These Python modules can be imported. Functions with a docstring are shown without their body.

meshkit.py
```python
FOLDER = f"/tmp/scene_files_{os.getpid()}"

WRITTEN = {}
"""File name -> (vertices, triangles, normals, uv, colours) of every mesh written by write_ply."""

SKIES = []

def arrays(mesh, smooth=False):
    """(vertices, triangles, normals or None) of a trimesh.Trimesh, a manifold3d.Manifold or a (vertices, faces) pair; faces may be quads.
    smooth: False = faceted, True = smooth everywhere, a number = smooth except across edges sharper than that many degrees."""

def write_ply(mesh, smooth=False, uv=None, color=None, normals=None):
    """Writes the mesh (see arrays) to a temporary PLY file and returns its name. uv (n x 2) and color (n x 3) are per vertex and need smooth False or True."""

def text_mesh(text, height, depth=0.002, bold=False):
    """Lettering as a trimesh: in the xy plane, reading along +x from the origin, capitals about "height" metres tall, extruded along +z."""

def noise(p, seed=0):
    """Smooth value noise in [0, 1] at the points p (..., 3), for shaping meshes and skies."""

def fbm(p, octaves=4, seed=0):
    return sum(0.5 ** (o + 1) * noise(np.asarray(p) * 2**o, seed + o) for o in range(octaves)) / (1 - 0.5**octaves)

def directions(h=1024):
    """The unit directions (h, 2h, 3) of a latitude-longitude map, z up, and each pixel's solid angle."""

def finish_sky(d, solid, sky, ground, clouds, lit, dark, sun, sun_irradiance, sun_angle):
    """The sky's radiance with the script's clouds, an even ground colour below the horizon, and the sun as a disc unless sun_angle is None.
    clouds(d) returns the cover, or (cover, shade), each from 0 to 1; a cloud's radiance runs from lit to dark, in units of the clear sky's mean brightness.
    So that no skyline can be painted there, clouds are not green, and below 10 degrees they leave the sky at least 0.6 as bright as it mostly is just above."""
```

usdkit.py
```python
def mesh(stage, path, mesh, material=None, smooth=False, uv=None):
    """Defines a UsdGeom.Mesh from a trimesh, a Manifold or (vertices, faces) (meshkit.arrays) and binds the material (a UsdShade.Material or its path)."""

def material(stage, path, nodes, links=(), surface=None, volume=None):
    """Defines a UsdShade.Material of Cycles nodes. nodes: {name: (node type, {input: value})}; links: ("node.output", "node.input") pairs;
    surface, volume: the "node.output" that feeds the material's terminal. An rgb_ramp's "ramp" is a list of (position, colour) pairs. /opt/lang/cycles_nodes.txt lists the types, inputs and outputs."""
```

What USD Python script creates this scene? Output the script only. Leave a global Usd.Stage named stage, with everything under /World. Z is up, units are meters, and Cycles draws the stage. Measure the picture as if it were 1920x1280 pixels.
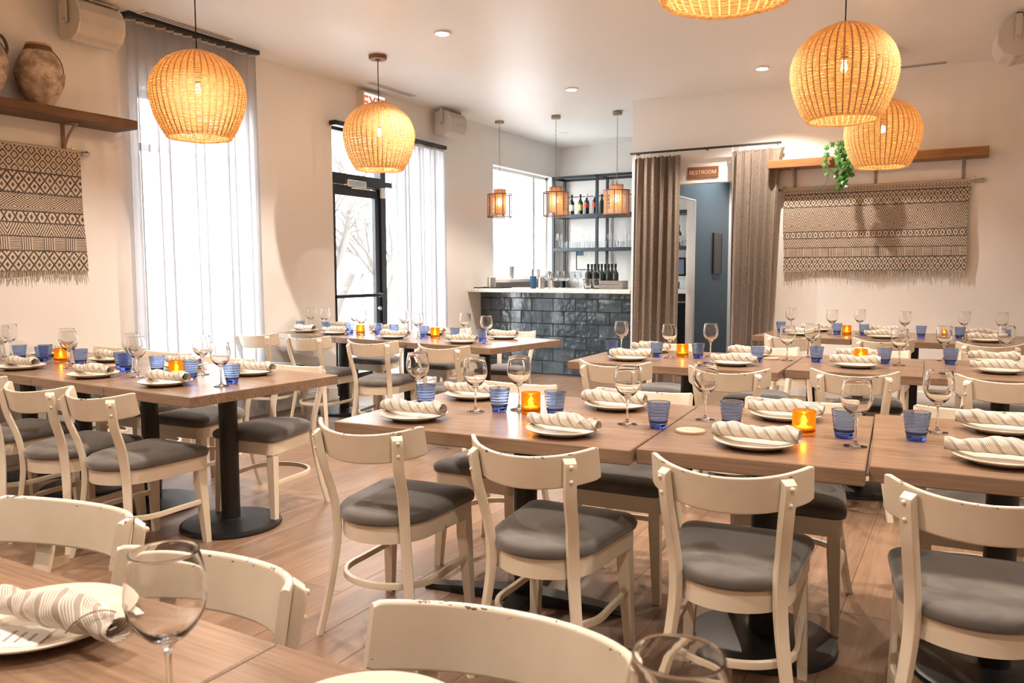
import math, random
import numpy as np
import trimesh, usdkit, meshkit
import manifold3d
from scipy.interpolate import CubicSpline
from shapely.geometry import Polygon, Point
from shapely.ops import unary_union
from pxr import Usd, UsdGeom, UsdLux, UsdShade, Gf, Sdf, Vt

# ------------------------------------------------------------------ stage, camera, sky, exposure
stage = Usd.Stage.CreateInMemory()
UsdGeom.SetStageUpAxis(stage, 'Z'); UsdGeom.SetStageMetersPerUnit(stage, 1.0)
UsdGeom.Xform.Define(stage, '/World'); UsdGeom.Scope.Define(stage, '/World/Looks')
CAM_H, YAW, PITCH, ROLL, FPX = 1.299, 0.5177, 0.0870, -0.0024, 1502.3
cam = UsdGeom.Camera.Define(stage, '/World/camera')
_f = np.array([-math.sin(YAW)*math.cos(PITCH), math.cos(YAW)*math.cos(PITCH), -math.sin(PITCH)])
_r = np.array([math.cos(YAW), math.sin(YAW), 0.0]); _u = np.cross(_r, _f)
_r, _u = math.cos(ROLL)*_r+math.sin(ROLL)*_u, -math.sin(ROLL)*_r+math.cos(ROLL)*_u
cam.AddTransformOp().Set(Gf.Matrix4d(*_r, 0, *_u, 0, *(-_f), 0, 0, 0, CAM_H, 1))
cam.CreateHorizontalApertureAttr(36.0); cam.CreateFocalLengthAttr(36.0*FPX/1920)
cam.CreateFStopAttr(8.0); cam.CreateFocusDistanceAttr(3.6)
cam.CreateExposureAttr(0.0)
DOWN_L, SPOT_L, BULB_L, FLAME_L, SKY_L = 60.0, 11800.0, 880.0, 90.0, 5.0
DOWN_C, BULB_C = (1.0, 0.85, 0.72), (1.0, 0.66, 0.35)
sky = UsdLux.DomeLight.Define(stage, '/World/overcast_sky')
sky.CreateIntensityAttr(SKY_L); sky.CreateColorAttr(Gf.Vec3f(0.93, 0.97, 1.0))

def spot(x, y, z, L, col, r=.022, cone=60., soft=.4):
    l = UsdLux.SphereLight.Define(stage, f'/World/lamp_light_{len(SPOTS):03d}'); SPOTS.append(l)
    l.CreateRadiusAttr(r); l.CreateIntensityAttr(L); l.CreateColorAttr(Gf.Vec3f(*col)); l.AddTranslateOp().Set(Gf.Vec3d(x, y, z))
    sh = UsdLux.ShapingAPI.Apply(l.GetPrim()); sh.CreateShapingConeAngleAttr(cone); sh.CreateShapingConeSoftnessAttr(soft)
SPOTS = []
# the beams of the recessed ceiling lights, at their lenses (a sphere light shines along its -z)
for _x, _y in ((-3.73, 5.44), (-3.69, 7.75), (-1.77, 7.86), (-1.75, 5.46), (.18, 5.46), (-3.72, 3.12), (-1.75, 3.12), (.18, 3.12), (2.1, 3.12), (-3.72, .8), (-1.75, .8), (.18, .8), (-1.75, -1.5), (-3.72, -1.5), (.18, -1.5)):
    spot(_x, _y, 3.17, SPOT_L*(.2 if _y < 0 else .75 if _y < 1 else 1.)*(.75 if _x > 0 else 1.), DOWN_C)
spot(-2.45, 10.2, 3.17, SPOT_L*.9, (1.0, .93, .86))      # in the restroom corridor
random.seed(7); RNG = np.random.default_rng(7)
PI = math.pi

# ------------------------------------------------------------------ naming helpers
USED = {}
def numbered(parent, name):
    k = f'{parent}/{name}'; n = USED.get(k, 0); USED[k] = n+1
    return k if n == 0 else f'{k}_{n:03d}'
def tag(prim, label=None, cat=None, group=None, kind=None):
    for k, v in (('label', label), ('category', cat), ('group', group), ('kind', kind)):
        if v: prim.SetCustomDataByKey(k, v)
    return prim
def thing(name, label, cat, loc=(0, 0, 0), rotz=0.0, group=None, kind=None):
    x = UsdGeom.Xform.Define(stage, numbered('/World', name))
    x.AddTranslateOp().Set(Gf.Vec3d(*map(float, loc))); x.AddRotateZOp().Set(float(math.degrees(rotz)))
    return tag(x.GetPrim(), label, cat, group, kind)
def part(name, mesh, mat, parent, smooth=35, label=None, kind=None):
    p = parent.GetPath() if hasattr(parent, 'GetPath') else parent
    m = usdkit.mesh(stage, numbered(str(p), name), mesh, mat, smooth=smooth)
    return tag(m.GetPrim(), label, None, None, kind)
def single(name, mesh, mat, label, cat, group=None, kind=None, smooth=35):
    m = usdkit.mesh(stage, numbered('/World', name), mesh, mat, smooth=smooth)
    return tag(m.GetPrim(), label, cat, group, kind)
def struct(name, mesh, mat, label=None, smooth=False):
    m = usdkit.mesh(stage, numbered('/World', name), mesh, mat, smooth=smooth)
    return tag(m.GetPrim(), label, None, None, 'structure')
def structx(name, label=None):
    x = UsdGeom.Xform.Define(stage, numbered('/World', name)); x.AddTranslateOp().Set(Gf.Vec3d(0, 0, 0))
    return tag(x.GetPrim(), label, None, None, 'structure')
class Kind:
    """One kind of thing: the first is built with its parts, every further one references it."""
    def __init__(s, name, cat, builder, group=None): s.name, s.cat, s.b, s.group, s.first = name, cat, builder, group, None
    def put(s, loc, rotz, label, group=None):
        t = thing(s.name, label, s.cat, loc, rotz, group or s.group)
        if s.first is None: s.first = t; s.b(t)
        else:
            t.GetReferences().AddInternalReference(s.first.GetPath()); t.SetInstanceable(True)
        return t

# ------------------------------------------------------------------ mesh helpers
def TM(v, f): return trimesh.Trimesh(np.asarray(v, float), np.asarray(f, int), process=False)
def cat(*ms):
    l = []
    for m in ms: l += list(m) if isinstance(m, (list, tuple)) else [m]
    return trimesh.util.concatenate(l)
def box(x0, x1, y0, y1, z0, z1, b=0.0):
    x0, x1 = sorted((x0, x1)); y0, y1 = sorted((y0, y1)); z0, z1 = sorted((z0, z1))
    if b <= 0:
        m = trimesh.creation.box((x1-x0, y1-y0, z1-z0)); m.apply_translation(((x0+x1)/2, (y0+y1)/2, (z0+z1)/2)); return m
    c = np.array([(x0+x1)/2, (y0+y1)/2, (z0+z1)/2]); h = np.array([(x1-x0)/2, (y1-y0)/2, (z1-z0)/2]); b = min(b, h.min()*.95)
    P = []
    for s in np.ndindex(2, 2, 2):
        s = np.array(s)*2-1
        for k in range(3):
            d = h-b; d[k] = h[k]; P.append(c+s*d)
    return trimesh.convex.convex_hull(np.array(P))
def hull(P): return trimesh.convex.convex_hull(np.asarray(P, float))
def lathe(prof, n=32, wob=None):
    """Revolves (r, z) pairs about z; outward side is to the right of the direction of travel when going up."""
    prof = np.asarray(prof, float); a = np.arange(n)*2*PI/n; k = len(prof)
    r = prof[:, 0][:, None]*np.ones(n)
    if wob is not None: r = r+wob(prof[:, 1][:, None], a[None, :], prof[:, 0][:, None])
    v = np.stack([r*np.cos(a), r*np.sin(a), prof[:, 1][:, None]*np.ones(n)], -1).reshape(-1, 3)
    i, j = np.meshgrid(np.arange(k-1), np.arange(n), indexing='ij'); j2 = (j+1) % n
    q = np.stack([i*n+j, i*n+j2, (i+1)*n+j2, (i+1)*n+j], -1).reshape(-1, 4)
    f = np.vstack([q[:, [0, 1, 2]], q[:, [0, 2, 3]]])
    t = v[f]; ar = np.linalg.norm(np.cross(t[:, 1]-t[:, 0], t[:, 2]-t[:, 0]), axis=1)
    m = TM(v, f[ar > 1e-12]); m.merge_vertices(); return m
def sweep(P, prof, A=None, B=None, closed=False, scale=None):
    """Sweeps a closed 2D profile along points P; A, B: the profile's axes at each point (else a twist-free frame)."""
    P = np.asarray(P, float); prof = np.asarray(prof, float); n, k = len(P), len(prof)
    if A is None:
        T = (np.roll(P, -1, 0)-np.roll(P, 1, 0)) if closed else np.gradient(P, axis=0)
        T /= np.linalg.norm(T, axis=1, keepdims=True)+1e-12
        A = np.zeros_like(P); a = np.cross(T[0], [0, 0, 1.0] if abs(T[0][2]) < .9 else [1.0, 0, 0]); a /= np.linalg.norm(a)
        for i in range(n):
            a = a-T[i]*(a@T[i]); a /= np.linalg.norm(a)+1e-12; A[i] = a
        B = np.cross(T, A)
    sc = np.ones(n) if scale is None else np.asarray(scale, float)
    v = (P[:, None]+sc[:, None, None]*(prof[None, :, :1]*A[:, None]+prof[None, :, 1:]*B[:, None])).reshape(-1, 3)
    m = n if closed else n-1
    i, j = np.meshgrid(np.arange(m), np.arange(k), indexing='ij'); i2, j2 = (i+1) % n, (j+1) % k
    q = np.stack([i*k+j, i*k+j2, i2*k+j2, i2*k+j], -1).reshape(-1, 4)
    f = [q[:, [0, 1, 2]], q[:, [0, 2, 3]]]
    if not closed:
        c = len(v); v = np.vstack([v, P[0], P[-1]]); js = np.arange(k)
        f += [np.stack([np.full(k, c), (js+1) % k, js], 1), np.stack([np.full(k, c+1), (n-1)*k+js, (n-1)*k+(js+1) % k], 1)]
    out = TM(v, np.vstack(f)); trimesh.repair.fix_normals(out) if False else None
    return out
def ngon(r, n=8, r2=None): a = np.arange(n)*2*PI/n; return np.stack([r*np.cos(a), (r2 or r)*np.sin(a)], 1)
def tube(P, r, n=8, closed=False, scale=None): return sweep(P, ngon(r, n), closed=closed, scale=scale)
def rod(a, b, r, n=10): return tube([a, b], r, n)
def rrect(w, h, b): # chamfered rectangle profile
    w, h = w/2, h/2
    return np.array([(w, -h+b), (w, h-b), (w-b, h), (-w+b, h), (-w, h-b), (-w, -h+b), (-w+b, -h), (w-b, -h)])
def spline(K, n):
    K = np.asarray(K, float); t = np.r_[0, np.cumsum(np.linalg.norm(np.diff(K, axis=0), axis=1))]
    return CubicSpline(t, K)(np.linspace(0, t[-1], n))
def ball(c, r, sub=2): m = trimesh.creation.icosphere(sub, r); m.apply_translation(c); return m
def xf(m, loc=(0, 0, 0), rz=0.0, rx=0.0, ry=0.0):
    m = m.copy(); R = trimesh.transformations.euler_matrix(rx, ry, rz); R[:3, 3] = loc; m.apply_transform(R); return m
def extrude(poly, z0, z1):
    m = trimesh.creation.extrude_polygon(poly, z1-z0, engine='earcut'); m.apply_translation((0, 0, z0)); return m
def gridmesh(X, Y, Z):
    n, k = X.shape; v = np.stack([X, Y, Z], -1).reshape(-1, 3)
    i, j = np.meshgrid(np.arange(n-1), np.arange(k-1), indexing='ij')
    q = np.stack([i*k+j, (i+1)*k+j, (i+1)*k+j+1, i*k+j+1], -1).reshape(-1, 4)
    return TM(v, np.vstack([q[:, [0, 1, 2]], q[:, [0, 2, 3]]]))
def text(s, h, depth=.002, bold=False): # reads along +x, upright in xz, front towards -y, centred
    m = meshkit.text_mesh(s, h, depth, bold); m.apply_translation(-m.bounds.mean(0))
    m.apply_transform(trimesh.transformations.rotation_matrix(PI/2, [1, 0, 0])); return m

# ------------------------------------------------------------------ material helpers
class Ref(str): pass
OUT = dict(math='value', mix_color='result', noise_texture='fac', white_noise_texture='value', texture_coordinate='object', mapping='vector', rgb_ramp='color', bump='normal',
           principled_bsdf='BSDF', mix_closure='closure', add_closure='closure', transparent_bsdf='BSDF', translucent_bsdf='BSDF', glossy_bsdf='BSDF', glass_bsdf='BSDF', diffuse_bsdf='BSDF',
           emission='emission', fresnel='fac', object_info='random', voronoi_texture='distance', separate_xyz='x', combine_xyz='vector', wave_texture='fac', geometry='position',
           map_range='result', brick_texture='color', vector_math='vector', refraction_bsdf='BSDF', layer_weight='facing', mix_float='result', sheen_bsdf='BSDF')
class G:
    def __init__(s): s.nodes, s.links = {}, []
    def __call__(s, kind, out=None, **kw):
        n = f'n{len(s.nodes)}'; ins = {}
        for k, v in kw.items():
            if isinstance(v, Ref): s.links.append((str(v), f'{n}.{k}'))
            else: ins[k] = v
        s.nodes[n] = (kind, ins); return Ref(f'{n}.{out or OUT[kind]}')
    def m(s, op, a, b=None, c=None):
        kw = dict(math_type=op, value1=a)
        if b is not None: kw['value2'] = b
        if c is not None: kw['value3'] = c
        return s('math', **kw)
    def also(s, ref, out): return Ref(f'{ref.split(".")[0]}.{out}')
    def obj(s, scale=(1, 1, 1), rot=(0, 0, 0)):
        return s('mapping', vector=s('texture_coordinate'), scale=scale, rotation=rot)
    def noise(s, vec, scale=5., detail=3., rough=.5, out='fac', **kw): return s('noise_texture', out, vector=vec, scale=scale, detail=detail, roughness=rough, **kw)
    def ramp(s, fac, stops): return s('rgb_ramp', fac=fac, ramp=stops)
    def mix(s, fac, a, b, blend='mix'): return s('mix_color', fac=fac, a=a, b=b, blend_type=blend)
    def bump(s, h, strength=.3, dist=.01): return s('bump', height=h, strength=strength, distance=dist)
    def done(s, name, surf): return usdkit.material(stage, f'/World/Looks/{name}', s.nodes, s.links, surface=str(surf))
def plain(name, col, rough=.5, metal=0., **kw):
    g = G(); return g.done(name, g('principled_bsdf', base_color=col, roughness=rough, metallic=metal, **kw))
def emit(name, col, L):
    g = G(); return g.done(name, g('emission', color=col, strength=L))
MAT = {}
def paint(name, col, rough=.6, bump=.06, sc=60., spec=.4):
    g = G(); o = g.obj(); n = g.noise(o, sc, 4., .6); big = g.noise(o, 1.3, 3.)
    c = g.mix(g.m('multiply', big, .12), col, tuple(x*.88 for x in col))
    return g.done(name, g('principled_bsdf', base_color=c, roughness=rough, specular_ior_level=spec, normal=g.bump(n, bump, .004)))
MAT['wall'] = paint('wall_paint', (.84, .82, .79), .62)
MAT['ceiling'] = paint('ceiling_paint', (.84, .83, .81), .42, .03)
MAT['trim'] = paint('trim_paint', (.84, .82, .79), .4, .02)
MAT['blue_wall'] = paint('slate_blue_paint', (.082, .122, .155), .55)
def wood(name, c0, c1, rough, axis=0, grain=26., var=.35, coat=0., spec=.5):
    g = G(); s = [grain, grain, grain]; s[axis] = grain*.055
    tc = g('texture_coordinate'); rnd = g('object_info')
    off = g('combine_xyz', x=g.m('multiply', rnd, 17.), y=g.m('multiply', rnd, 31.), z=g.m('multiply', rnd, 7.))
    v = g('mapping', vector=g('vector_math', math_type='add', vector1=tc, vector2=off), scale=tuple(s))
    n1 = g.noise(v, 1.0, 5., .62, distortion=.6); n2 = g.noise(v, 3.3, 4., .6); big = g.noise(v, .22, 2.)
    f = g.m('add', g.m('multiply', n1, .45), g.m('add', g.m('multiply', n2, .35), g.m('multiply', big, .2)))
    c = g.ramp(f, [(.32, c0), (.5, tuple((a+b)/2 for a, b in zip(c0, c1))), (.68, c1)])
    val = g.m('add', 1-var/2, g.m('multiply', rnd, var))
    c = g('hsv', 'color', color=c, value=val, saturation=1., hue=.5, fac=1.)
    return g.done(name, g('principled_bsdf', base_color=c, roughness=g.m('add', rough-.06, g.m('multiply', n2, .12)), coat_weight=coat, coat_roughness=.18, specular_ior_level=spec, normal=g.bump(f, .12, .003)))
OUT['hsv'] = 'color'
MAT['table'] = wood('table_wood', (.15, .090, .057), (.315, .205, .135), .245, 0, 34., .12)
MAT['plank'] = wood('floor_plank_wood', (.17, .10, .062), (.31, .20, .13), .34, 1, 18., .22)
MAT['subfloor'] = plain('floor_gap', (.12, .08, .055), .8)
MAT['shelf_wood'] = wood('shelf_wood', (.15, .065, .022), (.36, .175, .06), .5, 0, 22., .1)
MAT['rustic'] = wood('rustic_shelf', (.055, .024, .010), (.21, .095, .038), .6, 0, 20., .1)
MAT['sign_wood'] = wood('sign_wood', (.19, .075, .03), (.32, .14, .06), .5, 0, 40., .1)
MAT['dark_wood'] = wood('dark_wood', (.02, .014, .01), (.06, .04, .03), .5, 2, 30., .1)
MAT['crate_wood'] = wood('weathered_crate_wood', (.12, .11, .10), (.33, .31, .29), .7, 0, 40., .1)
def chair_paint():
    g = G(); o = g.obj(); v = g('vector_math', math_type='add', vector1=o, vector2=g('combine_xyz', x=g.m('multiply', g('object_info'), 5.), y=0., z=0.))
    n = g.noise(v, 9., 3.); fine = g.noise(v, 120., 3.)
    c = g.ramp(n, [(.3, (.70, .61, .475)), (.7, (.755, .67, .545))])
    chip = g.noise(g('mapping', vector=v, scale=(1., 1., 2.2)), 24., 2.5, .6)
    cf = g('map_range', value=chip, from_min=.775, from_max=.79, to_min=0., to_max=1., clamp=True)
    c = g.mix(cf, c, (.075, .04, .025))
    return g.done('cream_chair_paint', g('principled_bsdf', base_color=c, roughness=.34, coat_weight=.25, coat_roughness=.2, normal=g.bump(g.m('subtract', g.m('multiply', fine, .25), cf), .12, .002)))
MAT['cream'] = chair_paint()
def edge_chips():
    g = G(); o = g.obj(); z = g('separate_xyz', 'z', vector=o)
    v = g('vector_math', math_type='add', vector1=o, vector2=g('combine_xyz', x=g.m('multiply', g('object_info'), 3.), y=0., z=0.))
    n = g.noise(v, 9., 3.); c = g.ramp(n, [(.3, (.70, .61, .475)), (.7, (.755, .67, .545))])
    w = g.noise(g('mapping', vector=v, scale=(1., 1., 3.)), 34., 3., .65)
    top = g('map_range', value=g.m('subtract', z, g.m('multiply', g.m('add', g('separate_xyz', 'y', vector=o), .165), .225)), from_min=.768, from_max=.783, to_min=0., to_max=.122, clamp=True)
    cf = g('map_range', value=g.m('add', w, top), from_min=.735, from_max=.75, to_min=0., to_max=1., clamp=True)
    c = g.mix(cf, c, (.075, .04, .025))
    return g.done('cream_backrest_paint', g('principled_bsdf', base_color=c, roughness=.32, coat_weight=.3, coat_roughness=.2, normal=g.bump(g.m('multiply', cf, -1.), .2, .002)))
MAT['cream_back'] = edge_chips()
def vinyl():
    g = G(); o = g.obj(); f = g.noise(o, 420., 2.); b = g.noise(o, 14., 3.)
    c = g.ramp(b, [(.3, (.085, .078, .073)), (.7, (.125, .114, .106))])
    c = g.mix(g.m('multiply', f, .45), c, (.19, .172, .155))
    return g.done('grey_vinyl', g('principled_bsdf', base_color=c, roughness=.66, specular_ior_level=.3, sheen_weight=.5, sheen_roughness=.4, normal=g.bump(f, .35, .0012)))
MAT['vinyl'] = vinyl()
MAT['black_metal'] = plain('black_metal', (.012, .012, .013), .42, 0.)
MAT['black_frame'] = plain('black_aluminium', (.010, .012, .015), .38, 0.)
MAT['shelf_steel'] = plain('blue_black_steel', (.009, .017, .024), .45, 0.)
MAT['steel'] = plain('brushed_steel', (.62, .60, .57), .28, 1.)
MAT['chrome'] = plain('polished_steel', (.75, .74, .72), .12, 1.)
MAT['nickel'] = plain('nickel_rod', (.55, .52, .48), .3, 1.)
MAT['copper'] = plain('copper_wire', (.17, .085, .055), .5, .2)
MAT['bronze'] = plain('canopy_bronze', (.33, .27, .21), .45, .5)
MAT['cord'] = plain('black_cord', (.012, .012, .012), .6)
MAT['plastic'] = plain('beige_speaker_plastic', (.60, .56, .51), .55)
MAT['grille'] = plain('speaker_grille', (.53, .50, .46), .6)
MAT['white_plastic'] = plain('white_plastic', (.80, .79, .77), .4)
MAT['dark_slot'] = plain('dark_slot', (.02, .02, .02), .8)
MAT['ceramic'] = plain('cream_ceramic', (.72, .65, .55), .22, 0., coat_weight=.4, coat_roughness=.1)
MAT['paper'] = plain('white_card', (.86, .83, .78), .7)
MAT['ink'] = plain('grey_ink', (.35, .31, .29), .8)
MAT['blue_ink'] = plain('blue_ink', (.03, .05, .16), .7)
MAT['cork'] = plain('pale_coaster', (.52, .36, .24), .7)
MAT['wax'] = plain('candle_wax', (.85, .78, .62), .5, 0., subsurface_weight=.3)
def glass(name, col, rough=0.0, ior=1.5):
    g = G(); return g.done(name, g('glass_bsdf', color=col, roughness=rough, IOR=ior))
MAT['glass'] = glass('clear_glass', (.985, .985, .98))
MAT['thin_glass'] = (lambda g: g.done('thin_clear_glass', g('mix_closure', fac=g.m('add', .06, g.m('multiply', g.m('power', g('layer_weight', blend=.5), 2.5), .6)), closure1=g('transparent_bsdf', color=(.90, .92, .93)), closure2=g('glossy_bsdf', color=(1, 1, 1), roughness=.03))))(G())
MAT['blue_glass'] = glass('blue_glass', (.74, .82, .96))
MAT['blue_base'] = glass('deep_blue_glass', (.30, .42, .92))
MAT['bottle'] = plain('dark_bottle_glass', (.008, .011, .010), .08, 0., coat_weight=.5)
MAT['green_bottle'] = glass('green_glass', (.10, .45, .18))
def amber():
    g = G(); a = g('glass_bsdf', color=(1., .74, .26), roughness=.22, IOR=1.45); b = g('translucent_bsdf', color=(1., .55, .09))
    return g.done('amber_glass', g('mix_closure', fac=.07, closure1=a, closure2=b))
MAT['amber'] = amber()
def pane():
    g = G(); return g.done('window_glass', g('mix_closure', fac=g.m('add', .035, g.m('multiply', g.m('power', g('layer_weight', blend=.5), 5.), .6)), closure1=g('transparent_bsdf', color=(.97, .98, .98)), closure2=g('glossy_bsdf', color=(1, 1, 1), roughness=.01)))
MAT['pane'] = pane()
def sheer():
    g = G(); o = g.obj(); n = g.noise(g('mapping', vector=o, scale=(90., 90., 6.)), 1., 3.)
    t = g('translucent_bsdf', color=(.78, .77, .79)); d = g('diffuse_bsdf', color=(.40, .38, .385), roughness=.3)
    td = g('mix_closure', fac=.45, closure1=t, closure2=d)
    return g.done('sheer_voile', g('mix_closure', fac=g.m('add', .14, g.m('multiply', n, .12)), closure1=td, closure2=g('transparent_bsdf', color=(1, 1, 1))))
MAT['sheer'] = sheer()
def drape():
    g = G(); o = g.obj(); n = g.noise(g('mapping', vector=o, scale=(170., 170., 42.)), 1., 3., .7); b = g.noise(o, 3., 2.)
    c = g.ramp(n, [(.3, (.115, .090, .072)), (.7, (.30, .245, .20))])
    return g.done('grey_brown_drape', g('principled_bsdf', base_color=c, roughness=.8, sheen_weight=.5, sheen_roughness=.4, sheen_tint=(.8, .7, .6), normal=g.bump(n, .3, .002)))
MAT['drape'] = drape()
def straw(name, c0, c1, tr):
    g = G(); o = g.obj(); n = g.noise(o, 55., 3.); c = g.ramp(n, [(.3, c0), (.7, c1)])
    d = g('principled_bsdf', base_color=c, roughness=.7); t = g('translucent_bsdf', color=c)
    return g.done(name, g('mix_closure', fac=tr, closure1=d, closure2=t))
MAT['straw'] = straw('woven_seagrass', (.82, .62, .36), (.94, .78, .52), .74)
MAT['cane'] = plain('brown_cane', (.55, .36, .19), .6)
MAT['rattan'] = straw('orange_rattan', (.80, .56, .36), (.90, .70, .48), .6)
def tilemat():
    g = G(); o = g('geometry'); r = g('object_info'); n = g.noise(o, 7., 4., .6); w = g.noise(o, 9., 2.)
    f = g.m('add', g.m('multiply', n, .6), g.m('multiply', r, .4))
    c = g.ramp(f, [(.25, (.022, .040, .054)), (.5, (.042, .070, .090)), (.75, (.095, .13, .152))])
    return g.done('slate_glazed_tile', g('principled_bsdf', base_color=c, roughness=.16, coat_weight=.6, coat_roughness=.06, normal=g.bump(w, .55, .03)))
MAT['tile'] = tilemat()
MAT['grout'] = plain('tile_grout', (.10, .11, .12), .9)
def marble():
    g = G(); o = g.obj(); n = g.noise(o, 2.6, 6., .65, distortion=1.6)
    c = g.ramp(n, [(.40, (.80, .77, .73)), (.5, (.70, .67, .63)), (.56, (.82, .79, .75))])
    return g.done('white_marble', g('principled_bsdf', base_color=c, roughness=.25))
MAT['marble'] = marble()
def napkin():
    g = G(); o = g.obj(); x = g('separate_xyz', 'x', vector=o); xx = g.also(x, 'x'); yy = g.also(x, 'y'); zz = g.also(x, 'z')
    u = g.m('add', xx, g.m('multiply', g.m('arctan2', g.m('subtract', zz, .024), g.m('multiply', yy, -1.)), .019))
    f = g.m('fraction', g.m('add', g.m('multiply', u, 1/.038), 20.))          # one repeat: a wide band and thin lines
    wide = g.m('less_than', f, .27)
    fine = g.m('multiply', g.m('greater_than', g.m('fraction', g.m('multiply', g.m('subtract', f, .30), 1/.14)), .52), g.m('greater_than', f, .30))
    k = g.m('maximum', wide, fine); th = g.noise(o, 700., 2.)
    c = g.mix(g.m('multiply', k, .8), (.74, .67, .58), (.25, .205, .17))
    return g.done('striped_linen', g('principled_bsdf', base_color=c, roughness=.85, sheen_weight=.2, normal=g.bump(th, .3, .001)))
MAT['napkin'] = napkin()
def terracotta():
    g = G(); o = g.obj(); n = g.noise(o, 9., 6., .7); s = g.noise(o, 60., 4., .7); p = g.noise(o, 5., 3., .6, distortion=.8)
    c = g.ramp(n, [(.3, (.17, .11, .075)), (.48, (.38, .29, .215)), (.62, (.62, .53, .42))])
    c = g.mix(g('map_range', value=p, from_min=.60, from_max=.68, to_min=0., to_max=.75, clamp=True), c, (.09, .055, .035))
    return g.done('aged_terracotta', g('principled_bsdf', base_color=c, roughness=.9, normal=g.bump(g.m('add', s, g.m('multiply', n, 2.)), .5, .008)))
MAT['terracotta'] = terracotta()
MAT['twine'] = plain('brown_twine', (.15, .085, .04), .85)
MAT['iron'] = plain('grey_iron', (.33, .29, .27), .55, .5)
MAT['rust_iron'] = plain('brown_iron', (.30, .20, .17), .55, .3)
MAT['leaf'] = (lambda g: g.done('ivy_leaf', g('mix_closure', fac=.25, closure1=g('principled_bsdf', base_color=(.045, .17, .025), roughness=.4), closure2=g('translucent_bsdf', color=(.12, .35, .04)))))(G())
MAT['stem'] = plain('ivy_stem', (.10, .14, .04), .7)
MAT['pot'] = plain('white_pot', (.75, .72, .67), .5)
MAT['screen'] = (lambda g: g.done('till_screen', g('emission', color=(.35, .45, .55), strength=.35)))(G())
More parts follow.
